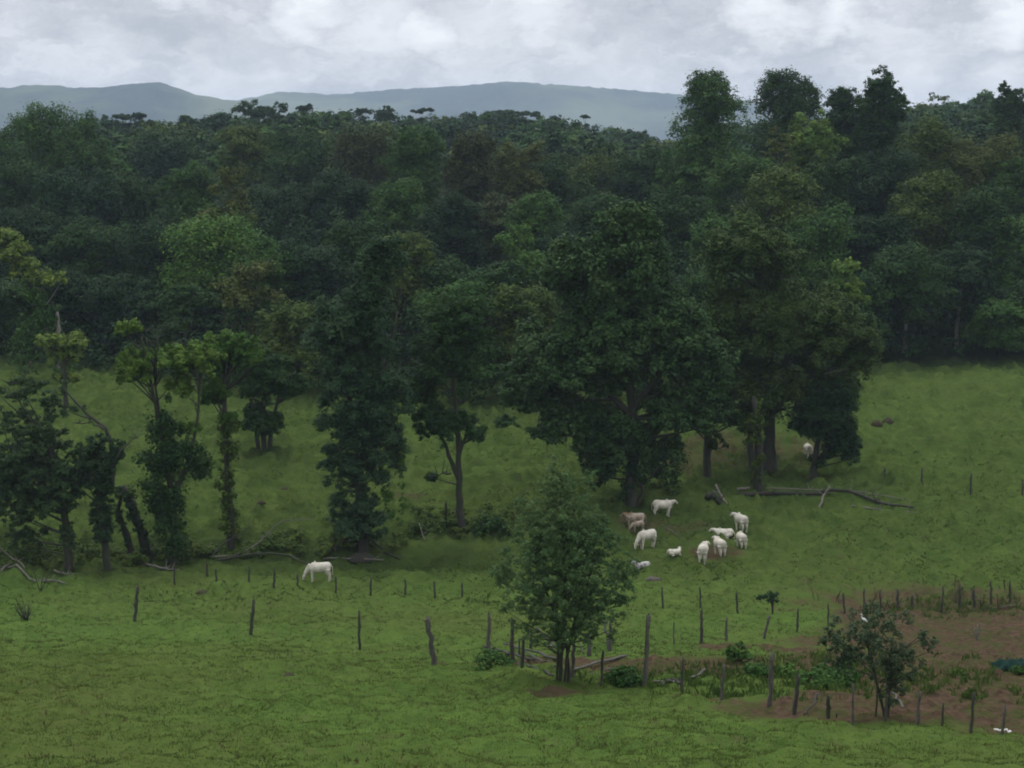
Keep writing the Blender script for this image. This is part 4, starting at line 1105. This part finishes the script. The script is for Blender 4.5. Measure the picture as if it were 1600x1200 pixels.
limb('bare branch dangling in the grass right of the root mound', [(655, 835, .8), (660, 845, .3), (664, 852, 0)], .04, .03, DEAD, seed=20)

# mounds and stones
def mound(label, px, py, wpx, hpx, mat, name='earth_mound', cat='mound', seed=0, group=None, depth=.8):
    b, D = at(px, py); s = D / F; n, m = 18, 10
    V = []; rng = np.random.RandomState(seed); ph = rng.uniform(0, 9, 4)
    for i in range(m):
        th = i / (m - 1) * np.pi / 2
        for j in range(n):
            a = j / n * 2 * np.pi
            k = 1 + .16 * np.sin(2 * a + ph[0]) + .1 * np.sin(5 * a + ph[1] + th * 3) + rng.uniform(-.05, .05)
            V.append([np.cos(a) * np.cos(th) * wpx * s * .5 * k, np.sin(a) * np.cos(th) * wpx * s * .5 * depth * k, np.sin(th) * hpx * s * (1 + .1 * np.sin(3 * a + ph[2])) - .06])
    V = np.array(V)
    Q = [(i * n + j, i * n + (j + 1) % n, (i + 1) * n + (j + 1) % n, (i + 1) * n + j) for i in range(m - 1) for j in range(n)]
    o = link(name, fast_mesh(name, V, Q, True), mat, loc=b)
    return tag(o, label, cat, group)
mound('left darker one of two brown earth mounds in the far right pasture', 1371, 668, 20, 9, EARTH, seed=1, group='earth mounds in the pasture')
mound('right paler one of two brown earth mounds in the far right pasture', 1388, 667, 20, 11, EARTH, seed=2, group='earth mounds in the pasture')
mound('dark molehill-like mound on the open near slope', 452, 1062, 25, 9, EARTH, seed=3, group='earth mounds in the pasture')
mound('small dark mound in the left grass below the thin fence', 317, 926, 22, 7, EARTH, seed=4, group='earth mounds in the pasture')
mound('flat greyish stone in the grass below the resting cow', 1020, 909, 24, 7, STONE, 'stone', 'stone', 5)
mound('little dark clod on the grass below the broken pen', 845, 1075, 7, 4, EARTH, 'clod', 'clod', 6)
mound('dark wet earth hump under the roots of the tall grey-green tree', 566, 880, 38, 12, ROT, 'root_mound', 'mound', 7)
mound('small dark anthill in the middle pasture left of the round far tree', 445, 762, 16, 6, EARTH, seed=8, group='earth mounds in the pasture')
mound('small dark anthill nearest the tall grey-green tree', 408, 795, 14, 6, EARTH, seed=9, group='earth mounds in the pasture')

# ------------------------------------------------------------------ tarp and bird
b, D = at(1580, 1052)
nx, ny = 26, 16
xs, ys = np.meshgrid(np.linspace(-.75, 1.0, nx), np.linspace(-.4, .5, ny))
zz = .16 + .10 * np.sin(xs * 3 + 1) + .09 * np.sin(ys * 9 + xs * 4) + .05 * np.sin(xs * 13) - .16 * np.abs(xs) ** 3 * .6 + .2 * (ys > .2) * (ys - .2)
zz = np.where((np.abs(ys + .4) < .01) | (np.abs(ys - .5) < .01), .02, zz)
Vt = np.stack([xs, ys * (1 + .3 * (xs + .8)) , zz], -1).reshape(-1, 3)
Qt = [(i * nx + j, i * nx + j + 1, (i + 1) * nx + j + 1, (i + 1) * nx + j) for i in range(ny - 1) for j in range(nx - 1)]
o = link('tarp', fast_mesh('tarp', Vt, Qt, True), TARP, loc=b)
sol = o.modifiers.new('thick', 'SOLIDIFY'); sol.thickness = .02
tag(o, 'crumpled dark green tarp on the bare soil at the right edge', 'tarp')

def remeshed(T_list, name, voxel, smooth=2, it=.6):
    T = Tubes()
    for args in T_list: T.tube(*args)
    me = T.mesh('tmp'); o = bpy.data.objects.new('tmp', me); COL.objects.link(o)
    m = o.modifiers.new('r', 'REMESH'); m.mode = 'VOXEL'; m.voxel_size = voxel; m.use_smooth_shade = True
    sm = o.modifiers.new('s', 'SMOOTH'); sm.factor = it; sm.iterations = smooth
    dg = bpy.context.evaluated_depsgraph_get()
    out = bpy.data.meshes.new_from_object(o.evaluated_get(dg)); out.name = name; out.materials.clear()
    bpy.data.objects.remove(o)
    return out
bd, D = at(1385, 1132)
bp = pix(1350, 972, D - 3.4)
me = remeshed([([(-.20, 0, .0), (-.12, 0, .08), (0, 0, .16), (.10, 0, .2), (.13, 0, .2)], [.015, .05, .085, .06, .03], 10),
               ([(.09, 0, .2), (.15, 0, .29), (.12, 0, .38), (.14, 0, .45)], [.045, .025, .022, .024], 8), ([(.12, 0, .45), (.17, 0, .455), (.2, 0, .45)], [.028, .032, .015], 8)], 'bird', .012)
bird = tag(link('bird', me, FEATHER, loc=bp), 'small white bird perched on the scraggly bush tree in the pen', 'bird')
bird.rotation_euler.z = math.pi * .95; bird.scale = (.55,) * 3
T = Tubes(); T.tube([(.19, 0, .45), (.28, 0, .435)], [.013, .004], 6); link('beak', T.mesh('beak'), BEAK, bird)
for s_ in (-1, 1):
    T = Tubes(); T.tube([(0, s_ * .03, .12), (.02, s_ * .03, .0), (0, s_ * .03, -.12)], [.009, .008, .007], 5); link('leg', T.mesh('leg'), BEAK, bird)

# ------------------------------------------------------------------ cattle
def cow(label, px, py, heading, pose='stand', head='level', size=1.0, coat=None, turn=0.0, hump=1.0, seed=0, calf=False, dz=0.0):
    """local: facing +X, feet at z=0. heading in degrees, 0 = facing right in the photo, 90 = facing away"""
    rng = np.random.RandomState(seed)
    b, D = at(px, py)
    lie = pose == 'lie'
    z0 = -.58 if lie else 0.0
    P = []
    H = .10 * hump
    # trunk: rump -> chest
    tr = [(-.80, 0, 1.08), (-.72, 0, 1.08), (-.52, 0, 1.04), (-.25, 0, .98), (.05, 0, .96), (.30, 0, .98), (.50, 0, 1.02), (.62, 0, 1.04)]
    rr = [.14, .28, .34, .36, .375, .37, .33, .2]
    P.append(([(x, y, z + z0) for x, y, z in tr], rr, 14))
    P.append(([(-.82, 0, 1.12 + z0), (-.5, 0, 1.18 + z0), (0, 0, 1.13 + z0), (.3, 0, 1.2 + z0)], [.10, .15, .14, .14], 10))   # back line
    P.append(([(.16, 0, 1.18 + z0), (.30, 0, 1.27 + H + z0), (.42, 0, 1.2 + z0)], [.08, .12, .07], 10))                        # hump
    P.append(([(.35, 0, .72 + z0), (.60, 0, .74 + z0), (.72, 0, .86 + z0)], [.10, .09, .05], 8))                               # brisket
    nb = np.array([.52, 0, 1.10 + z0])
    ct, st = math.cos(turn), math.sin(turn)
    def hd(x, z, y=0.0): return (nb[0] + x * ct - y * st, x * st + y * ct, z + z0)
    if head == 'graze':
        neck = [nb, hd(.20, .90), hd(.38, .62), hd(.48, .46)]
        nr = [.25, .19, .14, .11]
        hb, ht = hd(.45, .49), hd(.55, .08)
        hm = hd(.53, .28)
    elif head == 'up':
        neck = [nb, hd(.14, 1.22), hd(.26, 1.38), hd(.32, 1.45)]
        nr = [.26, .20, .15, .11]
        hb, hm, ht = hd(.29, 1.48), hd(.44, 1.40), hd(.62, 1.28)
    else:
        neck = [nb, hd(.14, 1.14), hd(.27, 1.24), hd(.33, 1.28)]
        nr = [.27, .21, .16, .12]
        hb, hm, ht = hd(.30, 1.31), hd(.45, 1.22), hd(.64, 1.03)
    P.append((neck, nr, 12))
    P.append(([neck[0] - np.array([0, 0, .15]), np.array(neck[1]) - [0, 0, .14], np.array(neck[2]) - [0, 0, .09]], [.09, .055, .03], 8))   # dewlap
    P.append(([hb, hm, ht], [.115, .105, .062], 12))
    if not lie:
        for sx, xs in ((1, .42), (-1, -.62)):
            for sy in (-1, 1):
                k = rng.uniform(-.10, .10); y = sy * .17
                if sx > 0: leg = [(xs, y, .85), (xs + .02 + k * .3, y, .62), (xs + .01 + k * .6, y, .40), (xs + k * .9, y, .12), (xs + .03 + k, y, .0)]; lr = [.16, .11, .075, .055, .06]
                else: leg = [(xs + .04, y, .92), (xs + .07 + k * .3, y, .68), (xs - .06 + k * .5, y, .46), (xs - .01 + k, y, .12), (xs + .03 + k, y, .0)]; lr = [.22, .16, .085, .058, .062]
                P.append((leg, lr, 9))
    else:
        for sy in (-1, 1):
            P.append(([(.40, sy * .18, .30), (.55, sy * .26, .14), (.78, sy * .24, .07), (.62, sy * .2, .05)], [.13, .08, .05, .04], 8))
            P.append(([(-.60, sy * .2, .38), (-.30, sy * .36, .24), (-.12, sy * .38, .10), (-.45, sy * .42, .06), (-.30, sy * .44, .04)], [.2, .14, .07, .05, .04], 8))
    o = link('cow', remeshed(P, 'cow', .032, 3), coat or COAT, loc=b + np.array([0, 0, dz]))
    hb, ht, hm = np.array(hb), np.array(ht), np.array(hm)
    ax = ht - hb; ax /= np.linalg.norm(ax); side = np.array([-st, ct, 0]); upv = np.cross(ax, side)
    if upv[2] < 0 and head != 'graze': upv = -upv
    for sy in (-1, 1):
        T = Tubes(); e0 = hb + side * sy * .09 + upv * .02
        T.tube([e0, e0 + side * sy * .10 - np.array([0, 0, .02]), e0 + side * sy * .22 - np.array([0, 0, .09])], [.03, .055, .012], 7, None, 0, .45)
        link('ear', T.mesh('ear'), coat or COAT, o)
        if not calf:
            T = Tubes(); h0 = hb + side * sy * .05 + upv * .06 - ax * .03
            T.tube([h0, h0 + side * sy * .05 - ax * .06 + upv * .03, h0 + side * sy * .06 - ax * .12 + upv * .09], [.022, .016, .006], 6); link('horn', T.mesh('horn'), HORN, o)
        T = Tubes(); y0 = hb * .62 + ht * .38 + side * sy * .088 + upv * .02
        T.tube([y0 - ax * .018, y0 + ax * .018], [.018, .018], 6); link('eye', T.mesh('eye'), HORN, o)
    T = Tubes(); T.tube([ht - ax * .02, ht + ax * .05], [.066, .045], 8); link('muzzle', T.mesh('muzzle'), HORN, o)
    T = Tubes(); z = 1.14 + z0
    if lie: T.tube([(-.80, 0, z), (-.92, .05, z - .2), (-.95, .15, .08), (-.8, .25, .04)], [.035, .025, .02, .03], 6)
    else: T.tube([(-.80, 0, z), (-.90, .0, z - .12), (-.91, .02, z - .45), (-.90, .03, z - .68)], [.035, .022, .016, .014], 6)
    link('tail', T.mesh('tail'), coat or COAT, o)
    T = Tubes(); zt = .06 if lie else z - .66
    T.tube([(-.8 if lie else -.90, .25 if lie else .03, zt), (-.7 if lie else -.90, .3 if lie else .03, zt - (.02 if lie else .2))], [.025, .03], 6); link('tail_tuft', T.mesh('tail_tuft'), HORN, o)
    o.rotation_euler.z = R(heading); o.scale = (size,) * 3
    return tag(o, label, 'cow', 'white humped cattle in the pasture')
cow('white humped cow grazing alone behind the thin back fence at left', 499, 914, 181, 'stand', 'graze', 1.0, seed=1)
cow('white cow standing side-on facing right beside the big trunk', 1036, 816, 3, 'stand', 'level', .98, seed=2)
cow('tan-shaded cow facing left at the foot of the big glossy tree', 992, 824, 172, 'stand', 'level', .95, COATB, seed=3)
cow('brown-patched calf pressed against the tan-shaded cow', 996, 829, 200, 'stand', 'graze', .62, COATB, seed=4, calf=True)
cow('white cow bent low grazing toward the near tree', 1010, 861, 216, 'stand', 'graze', 1.0, seed=5)
cow('dark-spotted white calf lying half behind the near tree', 1003, 888, 200, 'lie', 'up', .72, COATS, seed=6, calf=True)
cow('small white calf lying alone with its head raised', 1054, 878, 8, 'lie', 'up', .62, seed=7, calf=True, turn=1.2)
cow('white cow seen from behind turning its head right, front of the herd', 1098, 888, 78, 'stand', 'level', 1.0, seed=8, turn=-.6)
cow('slim white cow seen from behind standing on the bare dirt patch', 1124, 874, 104, 'stand', 'level', .95, seed=9, turn=.2)
cow('white cow lying down facing left in the middle of the herd', 1130, 842, 172, 'lie', 'level', .92, seed=10)
cow('white cow standing highest right, head turned left over the herd', 1157, 835, 112, 'stand', 'level', .95, seed=11, turn=.7)
cow('white young cow seen from behind at the right end of the herd', 1158, 859, 100, 'stand', 'graze', .88, seed=12)
cow('white cow mostly hidden behind the small dark bushy tree', 1262, 722, 95, 'stand', 'graze', .9, seed=13)

# ------------------------------------------------------------------ haze
HZ = bpy.data.materials.new('haze_air'); HZ.use_nodes = True
nt = HZ.node_tree; nt.nodes.clear()
pv = nt.nodes.new('ShaderNodeVolumePrincipled'); ou = nt.nodes.new('ShaderNodeOutputMaterial')
pv.inputs['Density'].default_value = 1.25e-4
pv.inputs['Color'].default_value = (.70, .82, 1.0, 1)
pv.inputs['Anisotropy'].default_value = 0.0
nt.links.new(pv.outputs[0], ou.inputs['Volume'])
x0, x1, y0, y1, z0, z1 = -5600, 5600, -5400, 5400, -3.0, 190.0
Vb = [(x, y, z) for z in (z0, z1) for y in (y0, y1) for x in (x0, x1)]
Qb = [(0, 2, 3, 1), (4, 5, 7, 6), (0, 1, 5, 4), (2, 6, 7, 3), (0, 4, 6, 2), (1, 3, 7, 5)]
me = bpy.data.meshes.new('haze'); me.from_pydata(Vb, [], Qb)
tag(link('haze', me, HZ), 'pale humid haze between the pasture and the far ridge', kind='stuff')
